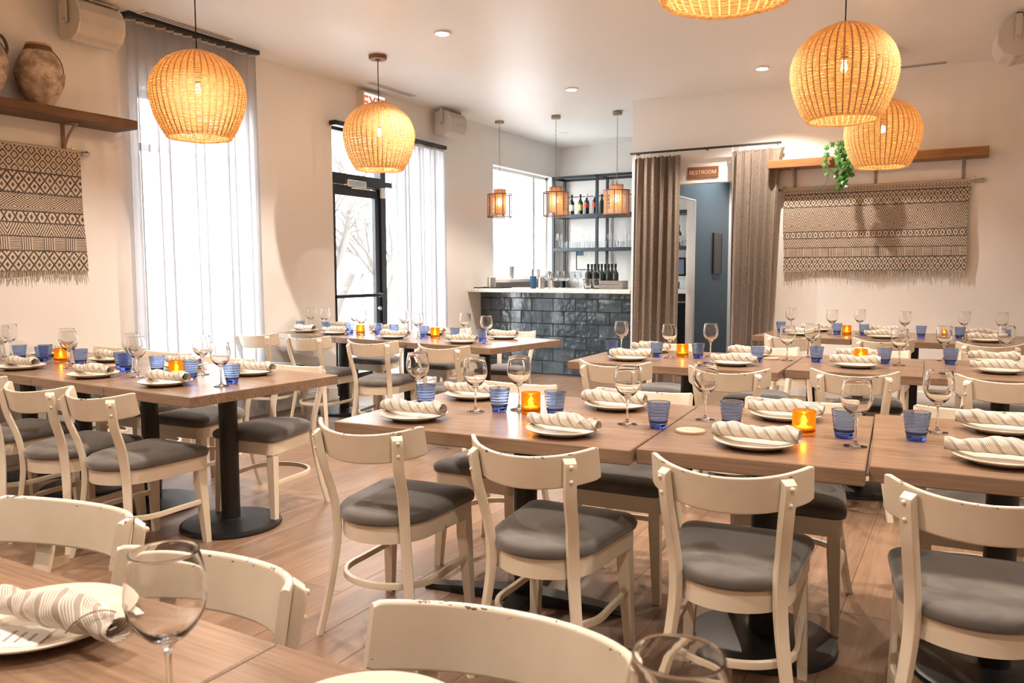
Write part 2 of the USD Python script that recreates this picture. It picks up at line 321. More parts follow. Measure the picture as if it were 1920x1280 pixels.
def kilim(name, W, H, b, pw):
    """Block-print bands. b: the band limits from the top as fractions of H; object space x across, z down from 0."""
    g = G(); o = g.obj(); sx = g('separate_xyz', 'x', vector=o); x = g.also(sx, 'x'); z = g.also(sx, 'z')
    wob = g.m('multiply', g.m('subtract', g.noise(o, 8., 2.), .5), .006)
    z = g.m('add', z, wob); v = g.m('multiply', z, -1./H); fray = g.m('multiply', g.m('subtract', g.noise(o, 160., 3.), .5), .16)
    def lattice(px, pz, z0, ph):
        a = g.m('absolute', g.m('subtract', g.m('fraction', g.m('add', g.m('multiply', x, 1/px), 50.)), .5))
        c = g.m('absolute', g.m('subtract', g.m('fraction', g.m('add', g.m('multiply', g.m('subtract', v, z0), 1/pz), 50.+ph)), .5))
        return g.m('add', a, c)
    def both(d): return g.m('minimum', d, g.m('subtract', 1., d))
    def dark(e, lo, hi): # dark centre and dark lattice line
        e = g.m('add', e, g.m('multiply', fray, .25)); return g.m('maximum', g.m('less_than', e, lo), g.m('greater_than', e, hi))
    h = [b[i+1]-b[i] for i in range(7)]
    P = []
    e = both(lattice(pw*1.05, pw*1.2/H if h[0] > .1 else h[0], b[0], .25)); P.append(dark(g.m('multiply', g.m('absolute', g.m('subtract', e, .33)), 3.), .22, .82))
    P.append(dark(both(lattice(pw, h[1]*.667, b[1], 0.)), .17, .40))
    d = both(lattice(pw*2.5, h[2], b[2], .25)); P.append(g.m('less_than', g.m('add', g.m('fraction', g.m('multiply', g.m('add', d, 10.03), 8.)), g.m('multiply', fray, .8)), .46))
    P.append(dark(both(lattice(pw, h[3]*1.7, b[3], .5-.5/1.7)), .17, .41))
    t = g.m('absolute', g.m('subtract', g.m('fraction', g.m('add', g.m('multiply', x, 1/.20), 30.)), .5))
    ch = g.m('fraction', g.m('add', g.m('add', g.m('multiply', t, 11.), g.m('multiply', v, 26.)), 40.)); P.append(g.m('less_than', g.m('add', ch, g.m('multiply', fray, 1.6)), .45))
    cell = g.m('less_than', g.m('fraction', g.m('add', g.m('multiply', x, 1/.155), 30.)), .5)
    hs = g.m('less_than', g.m('add', g.m('fraction', g.m('multiply', v, 8.5/h[5])), g.m('multiply', fray, 1.)), .45); vs = g.m('less_than', g.m('add', g.m('fraction', g.m('add', g.m('multiply', x, 1/.0155), 300.)), fray), .45)
    P.append(g.m('add', g.m('multiply', cell, hs), g.m('multiply', g.m('subtract', 1., cell), vs)))
    P.append(dark(both(lattice(pw, h[6]*.667, b[6], 0.)), .17, .40))
    tot = None
    for i, p in enumerate(P):
        msk = g.m('multiply', g.m('greater_than', v, b[i]), g.m('less_than', v, b[i+1])); q = g.m('multiply', msk, p)
        tot = q if tot is None else g.m('maximum', tot, q)
    for i in range(1, 7): tot = g.m('maximum', tot, g.m('less_than', g.m('absolute', g.m('subtract', v, b[i])), .0062))
    fade = g.m('add', .72, g.m('multiply', g.noise(o, 22., 3.), .4))
    c = g.mix(g.m('multiply', tot, fade), (.56, .475, .38), (.058, .044, .036))
    weave = g.noise(g('mapping', vector=o, scale=(420., 90., 260.)), 1., 2.)
    return g.done(name, g('principled_bsdf', base_color=c, roughness=.9, normal=g.bump(weave, .4, .002)))
MAT['fringe'] = plain('cotton_fringe', (.52, .44, .35), .9)
def brick_far():
    g = G(); o = g.obj(); b = g('brick_texture', vector=g('mapping', vector=o, rotation=(PI/2, 0, PI/2)), color1=(.55, .42, .38), color2=(.62, .50, .46), mortar=(.62, .60, .58), scale=2.4, mortar_size=.02)
    return g.done('far_brick', g('principled_bsdf', base_color=b, roughness=.9))
MAT['far_brick'] = brick_far()
MAT['far_wall'] = plain('far_render', (.74, .73, .72), .8)
MAT['far_glass'] = plain('far_window_glass', (.25, .28, .31), .1)
MAT['pavement'] = paint('pavement', (.52, .51, .50), .8, .1)
MAT['bark'] = plain('bare_bark', (.10, .085, .075), .9)
MAT['down'] = emit('downlight_lens', DOWN_C, DOWN_L)
MAT['bulb'] = emit('warm_bulb', BULB_C, BULB_L)
MAT['bar_bulb'] = emit('bar_bulb', (1.0, .78, .50), 150.)
MAT['flame'] = emit('candle_flame', (1., .50, .14), FLAME_L)
MAT['exit_face'] = emit('exit_panel', (1., .93, .86), 1.1)
MAT['exit_red'] = emit('exit_letters', (.85, .20, .07), .9)
MAT['sign_cream'] = plain('cream_lettering', (.80, .66, .50), .5)
MAT['label_white'] = plain('cream_label', (.78, .74, .66), .6)
MAT['label_red'] = plain('red_label', (.45, .06, .04), .6)
MAT['label_yellow'] = plain('yellow_label', (.62, .50, .12), .6)
MAT['cup_blue'] = plain('blue_cup', (.015, .09, .22), .35)
MAT['fridge'] = plain('black_fridge', (.008, .008, .009), .3)

# ------------------------------------------------------------------ the setting
XL, YR, YB, C, XR, YN = -5.575, 8.65, 11.3, 3.2, 3.4, -3.6
T = .20
fl = structx('floor', 'grey-brown wood plank floor')
part('subfloor', box(XL-T, XR+.2, YN-.2, YB+1.8, -.12, -.006), MAT['subfloor'], fl, False)
PW, PL = .20, 1.5
pl = []
for i, x in enumerate(np.arange(XL, XR, PW)):
    for y in np.arange(YN-RNG.uniform(0, PL), YB+1.7, PL):
        y0, y1 = max(y, YN), min(y+PL, YB+1.7)
        if y1-y0 > .02: pl.append((x, min(x+PW, XR), y0, y1))
def seen(p):
    cx, cy = (p[0]+p[1])/2, (p[2]+p[3])/2; d = np.array([cx, cy, -CAM_H]); z = d@_f
    if z < .8 or cx < XL or (cx > -2.7 and cy > YR) or abs(d@_r/z*FPX) > 1090 or d@_u/z*FPX < -800: return 1e9
    return z
order = sorted(range(len(pl)), key=lambda i: seen(pl[i]))
rest = []
for k, i in enumerate(order):
    x0, x1, y0, y1 = pl[i]; m = box(x0+.0006, x1-.0006, y0+.0006, y1-.0006, -.012, 0, .0009)
    if k < 295 and seen(pl[i]) < 1e8: part('plank', m, MAT['plank'], fl, False)
    else: rest.append(m)
part('planking', cat(rest), MAT['plank'], fl, False, kind='stuff')
struct('ceiling', box(XL-T, XR+.2, YN-.2, YB+1.9, C, C+.15), MAT['ceiling'])

def wall_with_holes(axis, at0, at1, a0, a1, z0, z1, holes):
    """Boxes of a wall across 'axis' between at0 and at1, spanning a0..a1, with (b0, b1, h0, h1) openings."""
    out = []; cuts = sorted({a0, a1, *[h[0] for h in holes], *[h[1] for h in holes]})
    for b0, b1 in zip(cuts[:-1], cuts[1:]):
        zs = [(z0, z1)]
        for h in holes:
            if h[0] <= b0 and h[1] >= b1:
                zs = [q for lo, hi in zs for q in ((lo, min(hi, h[2])), (max(lo, h[3]), hi)) if q[1]-q[0] > 1e-6]
        for lo, hi in zs:
            out.append(box(at0, at1, b0, b1, lo, hi) if axis == 'x' else box(b0, b1, at0, at1, lo, hi))
    return cat(out)
W1, DR, W3 = (4.02, 5.16, .42, 2.72), (6.17, 8.14, 0., 2.77), (9.29, 11.05, 1.20, 2.72)
struct('wall_left', wall_with_holes('x', XL-T, XL, YN, YB, 0, C, [W1, DR, W3]), MAT['wall'])
DX0, DX1, DZ = -2.95, -1.92, 2.25
struct('wall_back', cat(wall_with_holes('y', YR, YR+.12, -3.36, XR, 0, C, [(DX0, DX1, 0, DZ)])), MAT['wall'], 'white wall with the curtained doorway')
struct('wall_bar', box(XL-T, XR+.2, YB, YB+.15, 0, C), MAT['wall'])
struct('wall_right', box(XR, XR+.15, YN, YB, 0, C), MAT['wall'])
struct('wall_front', box(XL-T, XR+.2, YN-.15, YN, 0, C), MAT['wall'])
AY = 9.74
struct('wall_corridor_left', cat(box(-3.05, -2.95, YR+.12, AY, 2.17, C), box(-3.05, -2.95, AY, YB+1.6, 0, C)), MAT['blue_wall'], 'slate blue corridor wall seen through the curtained doorway')
struct('trim_1', box(-3.052, -2.948, AY-.012, AY+.001, 0, 2.17), MAT['trim'], 'white jamb of the passage to the bar')
struct('trim_2', box(-3.05, -2.95, YR+.12, AY-.012, 2.158, 2.169), MAT['trim'])
struct('wall_corridor_right', box(-1.90, -1.80, YR+.12, YB+1.6, 0, C), MAT['blue_wall'])
struct('wall_corridor_end', box(-3.05, -1.80, YB+1.6, YB+1.75, 0, C), MAT['blue_wall'])
struct('baseboard_back', box(DX1+.02, XR, YR-.016, YR, 0, .13, .004), MAT['trim'])
struct('baseboard_left', cat(box(XL, XL+.016, YN, W1[0]-.05, 0, .13, .004), box(XL, XL+.016, W1[1]+.05, DR[0], 0, .13, .004), box(XL, XL+.016, DR[1], 8.95, 0, .13, .004)), MAT['trim'])

# windows and the door: frames stand in the openings, panes are real glass
def framed(name, label, y0, y1, z0, z1, bars=(), w=.055, xc=XL-.13, fm='black_frame'):
    t = structx(name, label); f = MAT[fm]
    part('window_frame', cat(box(xc-.03, xc+.03, y0, y0+w, z0, z1), box(xc-.03, xc+.03, y1-w, y1, z0, z1), box(xc-.03, xc+.03, y0, y1, z0, z0+w), box(xc-.03, xc+.03, y0, y1, z1-w, z1),
         *[box(xc-.03, xc+.03, y0, y1, b-w/2, b+w/2) for b in bars]), f, t, False)
    part('pane', box(xc-.004, xc+.004, y0+w, y1-w, z0+w, z1-w), MAT['pane'], t, False); return t
framed('window_1', 'tall window behind the long sheer curtain', W1[0], W1[1], W1[2], W1[3], (2.28,))
framed('window_2', 'side light beside the glass door behind the sheer curtain', 7.08, DR[1], 0., DR[3], (2.26,))
t = framed('window_3', 'bright window over the bar', W3[0], W3[1], W3[2], W3[3], w=.04, fm='trim')
part('mullion', box(XL-.15, XL-.11, 10.62, 10.67, W3[2], W3[3]), MAT['plastic'], t, False)
part('windowsill', box(XL-.08, XL+.22, 9.2, 11.2, 1.155, 1.198, .004), MAT['marble'], t, False, 'pale stone ledge under the bar window')
d = structx('door_1', 'black framed glass entrance door with transom')
xd, f = XL-.10, MAT['black_frame']
part('door_frame', cat(box(xd-.05, xd+.04, 6.17, 6.21, 0, 2.77), box(xd-.05, xd+.04, 7.0, 7.08, 0, 2.77), box(xd-.05, xd+.04, 6.21, 7.0, 2.20, 2.31), box(xd-.05, xd+.04, 6.21, 7.0, 2.73, 2.77)), f, d, False)
part('transom_pane', box(xd-.004, xd+.004, 6.21, 7.0, 2.31, 2.73), MAT['pane'], d, False)
leaf = part('door_leaf', cat(box(xd-.022, xd+.022, 6.215, 6.29, .01, 2.195), box(xd-.022, xd+.022, 6.92, 6.995, .01, 2.195), box(xd-.022, xd+.022, 6.29, 6.92, 2.09, 2.195), box(xd-.022, xd+.022, 6.29, 6.92, .01, .22)), f, d, False)
part('pane', box(xd-.004, xd+.004, 6.29, 6.92, .22, 2.09), MAT['pane'], d, False)
part('panic_bar', cat(box(xd+.05, xd+.085, 6.23, 6.97, 1.03, 1.065, .006), box(xd+.02, xd+.06, 6.23, 6.26, 1.03, 1.065), box(xd+.02, xd+.06, 6.94, 6.98, 1.02, 1.075)), f, d, False)
hp = spline([(xd-.03, 6.86, 1.06), (xd-.10, 6.85, 1.075), (xd-.10, 6.85, 1.28), (xd-.03, 6.86, 1.30)], 24)
part('door_handle', tube(hp, .011, 8), MAT['chrome'], d)
for z in (.90, .90): pass
part('lock_cylinder', xf(trimesh.creation.cylinder(.022, .05, sections=20), (xd+.025, 6.955, .90), ry=PI/2), MAT['steel'], d)
part('door_closer', box(xd+.022, xd+.085, 6.42, 6.72, 2.18, 2.25, .008), MAT['steel'], d, False)
part('closer_arm', cat(rod((xd+.06, 6.50, 2.17), (xd+.17, 6.66, 2.155), .009), rod((xd+.17, 6.66, 2.155), (xd+.05, 6.9, 2.17), .009)), MAT['chrome'], d)
part('door_sensor', box(xd+.04, xd+.075, 6.985, 7.04, 2.10, 2.21, .004), MAT['white_plastic'], d, False)

# outside, far beyond the glass
struct('pavement', box(-40, XL-T, -25, 60, -.30, -.14), MAT['pavement'])
def far_house(name, label, x0, x1, y0, y1, h, mat, ys, zs, wsz):
    b = thing(name, label, 'building', (x1, (y0+y1)/2, -.14)); oy = (y0+y1)/2
    part('wall', box(x0-x1, 0, y0-oy, y1-oy, 0, h), mat, b, False)
    part('cornice', box(x0-x1, .25, y0-oy-.1, y1-oy+.1, h, h+.35), MAT['far_wall'], b, False)
    for y in ys:
        for z in zs:
            w = part('window', box(-.02, .05, y-oy-wsz[0]/2-.08, y-oy+wsz[0]/2+.08, z-.08, z+wsz[1]+.08), MAT['far_wall'], b, False)
            part('pane', box(.05, .07, y-oy-wsz[0]/2, y-oy+wsz[0]/2, z, z+wsz[1]), MAT['far_glass'], w, False)
far_house('brick_building', 'pale brick building across the street, seen through the glass door', -24, -17, 13.5, 24.6, 9., MAT['far_brick'], (20.4, 23.2), (1.2, 4.2), (.9, 1.6))
far_house('rendered_building', 'white rendered building across the street beyond the window over the bar', -25, -18, 25.2, 40., 8., MAT['far_wall'], (27, 30.5, 34.), (1., 4.), (1.2, 1.6))
far_house('rendered_building', 'white rendered building across the street beyond the tall curtained window', -24.5, -17.5, 1., 13., 8.5, MAT['far_wall'], (3.5, 7., 10.5), (1., 4.), (1.2, 1.6))
def tree(loc, seed):
    r = random.Random(seed); out = []
    def grow(p, d, L, rad, k):
        q = [np.array(p)]; dd = np.array(d, float)
        for _ in range(5):
            dd = dd+np.array([r.gauss(0, .11), r.gauss(0, .11), r.gauss(0, .06)]); dd /= np.linalg.norm(dd); q.append(q[-1]+dd*L/5)
        out.append(tube(q, rad, 5, scale=np.linspace(1, .6, 6)))
        if k == 0: return
        for _ in range(3 if k > 1 else 4):
            i = r.randint(2, 5); a = np.array([r.gauss(0, 1), r.gauss(0, 1), r.gauss(.25, .6)]); e = dd+a/np.linalg.norm(a)*.95
            grow(q[i], e/np.linalg.norm(e), L*r.uniform(.5, .75), rad*.55, k-1)
    t = thing('bare_tree', ('bare winter tree nearest the glass door outside' if seed == 3 else 'bare winter tree farther off outside the glass door'), 'tree', loc)
    grow((0, 0, 0), (0, 0, 1), 1.5, .10, 0); trunk = out.pop()
    part('trunk', trunk, MAT['bark'], t)
    for a in range(5): grow((0, 0, 1.3), (math.cos(a*1.3)*.6, math.sin(a*1.3)*.6, .75), 1.5, .05, 4)
    part('branches', cat(out), MAT['bark'], t, True, kind='stuff')
tree((-10.6, 11.6, -.14), 3)
tree((-12.4, 15.2, -.14), 8)

# ------------------------------------------------------------------ curtains
def cloth(path_w, z0, z1, n, amp0, amp1, nu, nv, seed, narrow=1.0, shift=0., flare=None):
    """Hanging folds in the local xz-plane: width path_w at the top (z1), path_w*narrow at the bottom."""
    r = np.random.default_rng(seed); u = np.linspace(0, 1, nu); v = np.linspace(0, 1, nv)
    ph = np.cumsum(np.r_[0, r.uniform(.75, 1.25, nu-1)]); ph = ph/ph[-1]*n*2*PI
    k = 2+r.uniform(-.4, .4, 3)
    U, V = np.meshgrid(u, v, indexing='ij'); PH = ph[:, None]+.35*np.sin(U*9+V*k[0])*V
    A = (amp0+(amp1-amp0)*V)*(.8+.35*np.sin(U*n*1.7+k[1]))
    Y = A*np.sin(PH)+.25*A*np.sin(2*PH+.8+V)
    X = (U-.5)*path_w*(1+(narrow-1)*V)+shift*V+.22*A*np.sin(2*PH)
    if flare is not None: X = X+flare(U, V)
    return gridmesh(X, Y, z1+(z0-z1)*V)
def sheer_curtain(label, y0, y1, z1, n, seed, track, x):
    w = y1-y0; t = thing('sheer_curtain', label, 'curtain', (x, (y0+y1)/2, 0), PI/2)
    part('curtain_panel', cloth(w, .03, z1, n, .030, .042, n*16, 30, seed), MAT['sheer'], t, True)
    part('heading_tape', cloth(w, z1-.005, z1+.02, n, .030, .030, n*16, 3, seed), MAT['white_plastic'], t, True)
sheer_curtain('long white sheer curtain over the tall window, hung from the ceiling', 3.87, 5.09, 3.15, 15, 11, None, XL+.11)
sheer_curtain('shorter white sheer curtain hanging just right of the glass door', 7.04, 8.02, 2.72, 14, 12, None, XL+.075)
single('curtain_track', box(XL+.045, XL+.175, 3.85, 5.10, 3.165, C, .004), MAT['black_frame'], 'black curtain track on the ceiling over the tall sheer curtain', 'curtain track', smooth=False)
single('curtain_track', box(XL+.03, XL+.12, 6.10, 8.03, 2.74, 2.785, .004), MAT['black_frame'], 'black curtain track across the top of the glass door opening', 'curtain track', smooth=False)

# restroom curtains on one thin rail
YC = YR-.13
rail = thing('curtain_rail', 'thin black curtain rail above the restroom doorway', 'curtain rail', (0, 0, 0))
part('rail', box(-3.33, -1.71, YC-.012, YC+.012, 2.585, 2.605), MAT['black_metal'], rail, False)
for x in (-3.28, -2.5, -1.76): part('rail_bracket', box(x-.01, x+.01, YC, YR, 2.59, 2.603), MAT['black_metal'], rail, False)
def drape_thing(label, xc, w, n, seed, narrow, shift, flare=None):
    t = thing('heavy_drape', label, 'curtain', (xc, YC, 0))
    part('drape_panel', cloth(w, .02, 2.545, n, .045, .060, n*28, 36, seed, narrow, shift, flare), MAT['drape'], t, True)
    for k in range(n+1):
        x = (k/n-.5)*w*.97; part('glider', box(x-.005, x+.005, -.006, .006, 2.535, 2.586), MAT['white_plastic'], t, False)
drape_thing('grey-brown drape on the left side of the restroom doorway', -3.02, .52, 6, 21, 1.06, -.02)
drape_thing('grey-brown drape on the right side of the restroom doorway, top corner flared', -1.965, .48, 6, 22, .86, -.03, lambda U, V: .05*np.clip(U-.8, 0, 1)*5*np.exp(-V*14))

# ------------------------------------------------------------------ things on the walls and the ceiling
s = thing('restroom_sign', 'brown wooden sign reading RESTROOM above the doorway', 'sign', (-2.545, YR-.012, 2.36))
part('board', box(-.168, .168, -.009, .009, -.058, .058, .002), MAT['sign_wood'], s, False)
part('lettering', xf(text('RESTROOM', .039, .003), (0, -.0105, 0)), MAT['sign_cream'], s, False)
s = thing('exit_sign', 'lit EXIT sign with orange letters high on the window wall', 'sign', (XL+.045, 6.74, 3.045), PI/2)
part('housing', box(-.185, .185, -.045, .045, -.115, .115, .004), MAT['plastic'], s, False)
part('face', box(-.165, .165, -.050, -.044, -.095, .095), MAT['exit_face'], s, False)
part('lettering', xf(text('EXIT', .125, .004, True), (0, -.052, 0)), MAT['exit_red'], s, False)
def vent(label, loc, rz, L, n=3):
    t = thing('slot_vent', label, 'vent', loc, rz)
    part('vent_plate', box(-L/2, L/2, -.055, .055, -.008, .0, .002), MAT['trim'], t, False)
    for k in range(n): part('slot', box(-L/2+.02, L/2-.02, -.036+k*.029-.0045, -.036+k*.029+.0045, -.0095, -.0005), MAT['dark_slot'], t, False)
vent('dark slot air vent in the ceiling over the tall sheer curtain', (XL+.235, 4.32, C), PI/2, .84)
vent('slot air vent in the ceiling near the lit EXIT sign', (XL+.25, 6.82, C), PI/2, .78)
vent('slot air vent on the ceiling near the wall shelf with the ivy', (-.60, 8.50, C), .0, .72)
def speaker(t):
    P = Polygon([(-.09, -.11), (.015, -.125), (.075, -.09), (.105, -.03), (.105, .04), (.075, .095), (.015, .125), (-.09, .11)]).buffer(.018)
    body = extrude(P, -.17, .17); body.apply_transform(trimesh.transformations.rotation_matrix(PI/2, [1, 0, 0]))  # axis along y, profile in xz
    part('body', body, MAT['plastic'], t, 40)
    g = extrude(Polygon([(.0, -.118), (.065, -.085), (.095, -.03), (.095, .04), (.065, .09), (.0, .118)]).buffer(.03), -.15, .15); g.apply_transform(trimesh.transformations.rotation_matrix(PI/2, [1, 0, 0]))
    part('grille', g, MAT['grille'], t, 40)
    part('bracket', cat(box(-.02, .02, -.20, -.19, -.03, .165), box(-.02, .02, .19, .20, -.03, .165), box(-.02, .02, -.20, .20, .155, .165), box(-.16, 0, -.03, .03, .15, .164)), MAT['plastic'], t, False)
    for s in (-1, 1): part('bolt', xf(trimesh.creation.cylinder(.012, .012, sections=12), (0, s*.203, -.01), rx=PI/2), MAT['steel'], t)
SPK = Kind('wall_speaker', 'speaker', speaker)
SPK.put((XL+.18, 3.56, 3.02), 0, 'beige wall speaker high up beside the tall sheer curtain')
SPK.put((XL+.18, 8.02, 3.03), 0, 'beige wall speaker between the short sheer curtain and the bar')
SPK.put((.22, 7.3, 3.02), PI+.1, 'beige speaker hanging from the ceiling, cut by the right picture edge')

# shelves, vases, ivy
def bracket(depth, h, mat, t):
    part('shelf_bracket', cat(box(-.012, .012, -.006, .0, -h, 0), box(-.012, .012, -depth, 0, -.006, 0), sweep(spline([(0, -.004, -h+.01), (0, -depth*.33, -h*.45), (0, -depth*.92, -.006)], 14), rrect(.018, .006, .001), A=np.tile([1., 0, 0], (14, 1)), B=np.tile([0, .7, .7], (14, 1)))), mat, t, False)
t = thing('wall_shelf', 'dark rustic wooden shelf carrying the old clay vases', 'shelf', (XL, 2.7, 2.40), PI/2)
part('board', box(-1.5, 1.13, -.26, 0, -.065, 0, .006), MAT['rustic'], t, False)
for x in (-.9, .72):
    b = cat(box(x-.014, x+.014, -.006, 0, -.065-.20, -.065), box(x-.014, x+.014, -.19, 0, -.071, -.065), sweep(spline([(x, -.004, -.255), (x, -.05, -.17), (x, -.18, -.073)], 14), rrect(.02, .007, .001), A=np.tile([1., 0, 0], (14, 1)), B=np.tile([0, .7, .7], (14, 1))))
    part('shelf_bracket', b, MAT['rust_iron'], t, False)
t = thing('wall_shelf', 'plain brown wooden shelf carrying the trailing ivy', 'shelf', (-.855, YR, 2.405))
part('board', box(-.962, .962, -.25, 0, -.08, 0, .004), MAT['shelf_wood'], t, False)
for x in (-.735, .02, .765):
    b = cat(box(x-.014, x+.014, -.006, 0, -.08-.20, -.08), box(x-.014, x+.014, -.19, 0, -.086, -.08), sweep(spline([(x, -.004, -.27), (x, -.05, -.185), (x, -.18, -.088)], 14), rrect(.02, .007, .001), A=np.tile([1., 0, 0], (14, 1)), B=np.tile([0, .7, .7], (14, 1))))
    part('shelf_bracket', b, MAT['iron'], t, False)
def vase(label, loc, seed, handles, rz=0.):
    t = thing('clay_vase', label, 'vase', loc, rz)
    o = [(.068, 0), (.083, .03), (.115, .09), (.143, .16), (.150, .215), (.140, .27), (.112, .325), (.083, .365), (.072, .385), (.074, .405), (.068, .41), (.060, .40), (.062, .38), (.10, .32), (.13, .22), (.10, .10), (0, .03)]
    w = lambda z, a, r: .004*np.sin(3*a+seed)*np.sin(z*9)+.006*(meshkit.fbm(np.stack([np.cos(a)*4+0*z, np.sin(a)*4+0*z, z*14+0*a], -1), 3, seed)-.5)
    pr = np.array([(0, 0)]+o); q = np.vstack([np.linspace(pr[i], pr[i+1], 4)[:-1] for i in range(len(pr)-1)]+[pr[-1:]])
    part('body', lathe(q, 56, w), MAT['terracotta'], t, True)
    part('neck_cord', cat(*[xf(trimesh.creation.torus(.083-k*.003, .006, major_sections=32, minor_sections=8), (0, 0, .362+.009*k)) for k in range(4)]), MAT['twine'], t)
    part('hanging_cord', tube(spline([(.060, -.062, .365), (.085, -.078, .33), (.100, -.098, .27), (.085, -.118, .215), (.07, -.125, .20)], 16), .0035, 6), MAT['twine'], t)
    if handles:
        for s in (-1, 1): part('handle', tube(spline([(s*.07, 0, .385), (s*.12, 0, .41), (s*.155, 0, .36), (s*.135, 0, .285)], 16), .010, 8), MAT['twine'], t)
vase('round bellied clay vase without handles near the shelf end', (XL+.135, 3.20, 2.40), 2, False, PI/2)
vase('clay vase with looped handles, cut off by the left picture edge', (XL+.135, 2.84, 2.40), 5, True, PI/2)
def ivy():
    r = random.Random(5); t = thing('potted_ivy', 'green trailing ivy hanging over the shelf front behind a lamp', 'plant', (-1.10, YR-.14, 2.405))
    part('pot', lathe([(0, 0), (.055, 0), (.075, .12), (.078, .125), (.070, .125), (.066, .11), (0, .10)], 28), MAT['pot'], t)
    L = [(0, 0), (.35, -.06), (.48, .22), (.30, .30), (.62, .62), (.28, .66), (0, 1.0), (-.28, .66), (-.62, .62), (-.30, .30), (-.48, .22), (-.35, -.06)]
    def leaf(p, s, d, nrm):
        d = np.array(d, float); d /= np.linalg.norm(d); n = np.array(nrm, float); n -= d*(n@d); n /= np.linalg.norm(n); w = np.cross(d, n)
        rim = np.array([np.array(p)+s*(a*w+b*d-.18*abs(a)*n-.12*b*b*n) for a, b in L]); c = np.array(p)+s*(.35*d+.06*n)
        v = np.vstack([rim, c, rim-.0012*n, c-.0012*n]); k = len(L); f = []
        for i in range(k): f += [(i, (i+1) % k, k), (k+1+(i+1) % k, k+1+i, 2*k+1), (i, k+1+i, (i+1) % k), ((i+1) % k, k+1+i, k+1+(i+1) % k)]
        return TM(v, f)
    stems, leaves = [], []
    for k in range(9):
        x0 = r.uniform(-.17, .09); ln = r.choice([.10, .16, .2, .26, .3])
        K = [(0, 0, .11), (x0*.5, -.06, .15), (x0, -.145, .06), (x0+r.uniform(-.03, .03), -.165, -.02-ln*.4), (x0+r.uniform(-.05, .05), -.16, -.04-ln)]
        P = spline(K, 30); stems.append(tube(P, .0022, 5))
        for i in range(7, 30, 3): leaves.append((P[i], r.uniform(.042, .070), (r.uniform(-1, 1), r.uniform(-.5, .1), r.uniform(-1., .25)), (r.uniform(-.5, .5), -1, r.uniform(.1, .7))))
    part('stems', cat(stems), MAT['stem'], t)
    for a in leaves[:70]: part('leaf', leaf(*a), MAT['leaf'], t, False)
ivy()

# block-printed wall hangings on rods
def hanging(t, W, H, mat, seed, taper):
    r = np.random.default_rng(seed); nu, nv = 70, 44
    U, V = np.meshgrid(np.linspace(0, 1, nu), np.linspace(0, 1, nv), indexing='ij')
    X = (U-.5)*W*(1+taper*V)+.006*np.sin(V*7+seed); Y = -.035-.010*np.sin(U*11+seed)*V-.006*np.sin(V*6+U*4)
    Z = -V*H-.008*np.sin(U*5+seed)*V
    Yt = np.where(V < .02, -.030, Y)
    front = gridmesh(X, Yt, Z); back = gridmesh(X, Yt+.008, Z); back.invert()
    p = part('textile', cat(front, back), mat, t, True)
    top = xf(lathe([(.0, -W/2), (.020, -W/2), (.020, W/2), (.0, W/2)], 16), (0, -.024, 0), ry=PI/2); part('rod_sleeve', top, mat, t, True)
    fr = []
    for k in range(int(W/.0125)):
        u = (k+.5)/int(W/.0125); x = (u-.5)*W*(1+taper); y = -.035-.010*np.sin(u*11+seed); z = -H-.008*np.sin(u*5+seed)+.006
        l = r.uniform(.045, .085); a, b = r.normal(0, .010, 2)
        fr.append(tube([(x, y, z), (x+a*.4, y+.002, z-l*.5), (x+a, y+b*.5, z-l)], .0032, 4, scale=[.8, 1.1, .5]))
    part('fringe', cat(fr), MAT['fringe'], t, True, kind='stuff')
def rod_parts(t, x0, x1, ends):
    part('rod', xf(lathe([(0, x0), (.010, x0), (.010, x1), (0, x1)], 14), (0, -.024, 0), ry=PI/2), MAT['nickel'], t)
    for x, s in ends: part('finial', cat(ball((x+s*.03, -.024, 0), .022, 3), xf(trimesh.creation.cylinder(.016, .02, sections=20), (x+s*.004, -.024, 0), ry=PI/2)), MAT['nickel'], t)
    for x, s in ends: part('rod_holder', cat(box(x-s*.05-.008, x-s*.05+.008, -.03, .0, -.012, .012), box(x-s*.05-.018, x-s*.05+.018, -.006, 0, -.04, .04)), MAT['nickel'], t, False)
K1 = kilim('block_print_textile', 1.66, .84, [0., .20, .37, .515, .605, .715, .83, 1.0], .072)
K2 = kilim('block_print_textile_2', 1.66, .825, [0., .068, .225, .525, .605, .72, .835, 1.0], .054)
t = thing('wall_hanging', 'block printed textile under the shelf of clay vases, cut by the picture edge', 'wall hanging', (XL, 2.685, 2.145), PI/2)
hanging(t, 1.66, .84, K1, 1, .03); rod_parts(t, -.88, .88, ((.86, 1),))
t = thing('wall_hanging', 'wide block printed textile on a rod below the ivy shelf', 'wall hanging', (-.86, YR, 2.125))
hanging(t, 1.66, .825, K2, 2, -.012); rod_parts(t, -.90, .92, ((-.88, -1), (.90, 1)))
s = thing('plaque', 'narrow dark wooden plaque on the slate blue corridor wall', 'plaque', (-2.94, 10.69, 1.53), PI/2)
part('panel', box(-.20, .20, -.012, .010, -.27, .27, .003), MAT['dark_wood'], s, False)
part('edge_rail', cat(box(-.20, -.18, -.016, -.008, -.27, .27), box(.18, .20, -.016, -.008, -.27, .27)), MAT['dark_wood'], s, False)

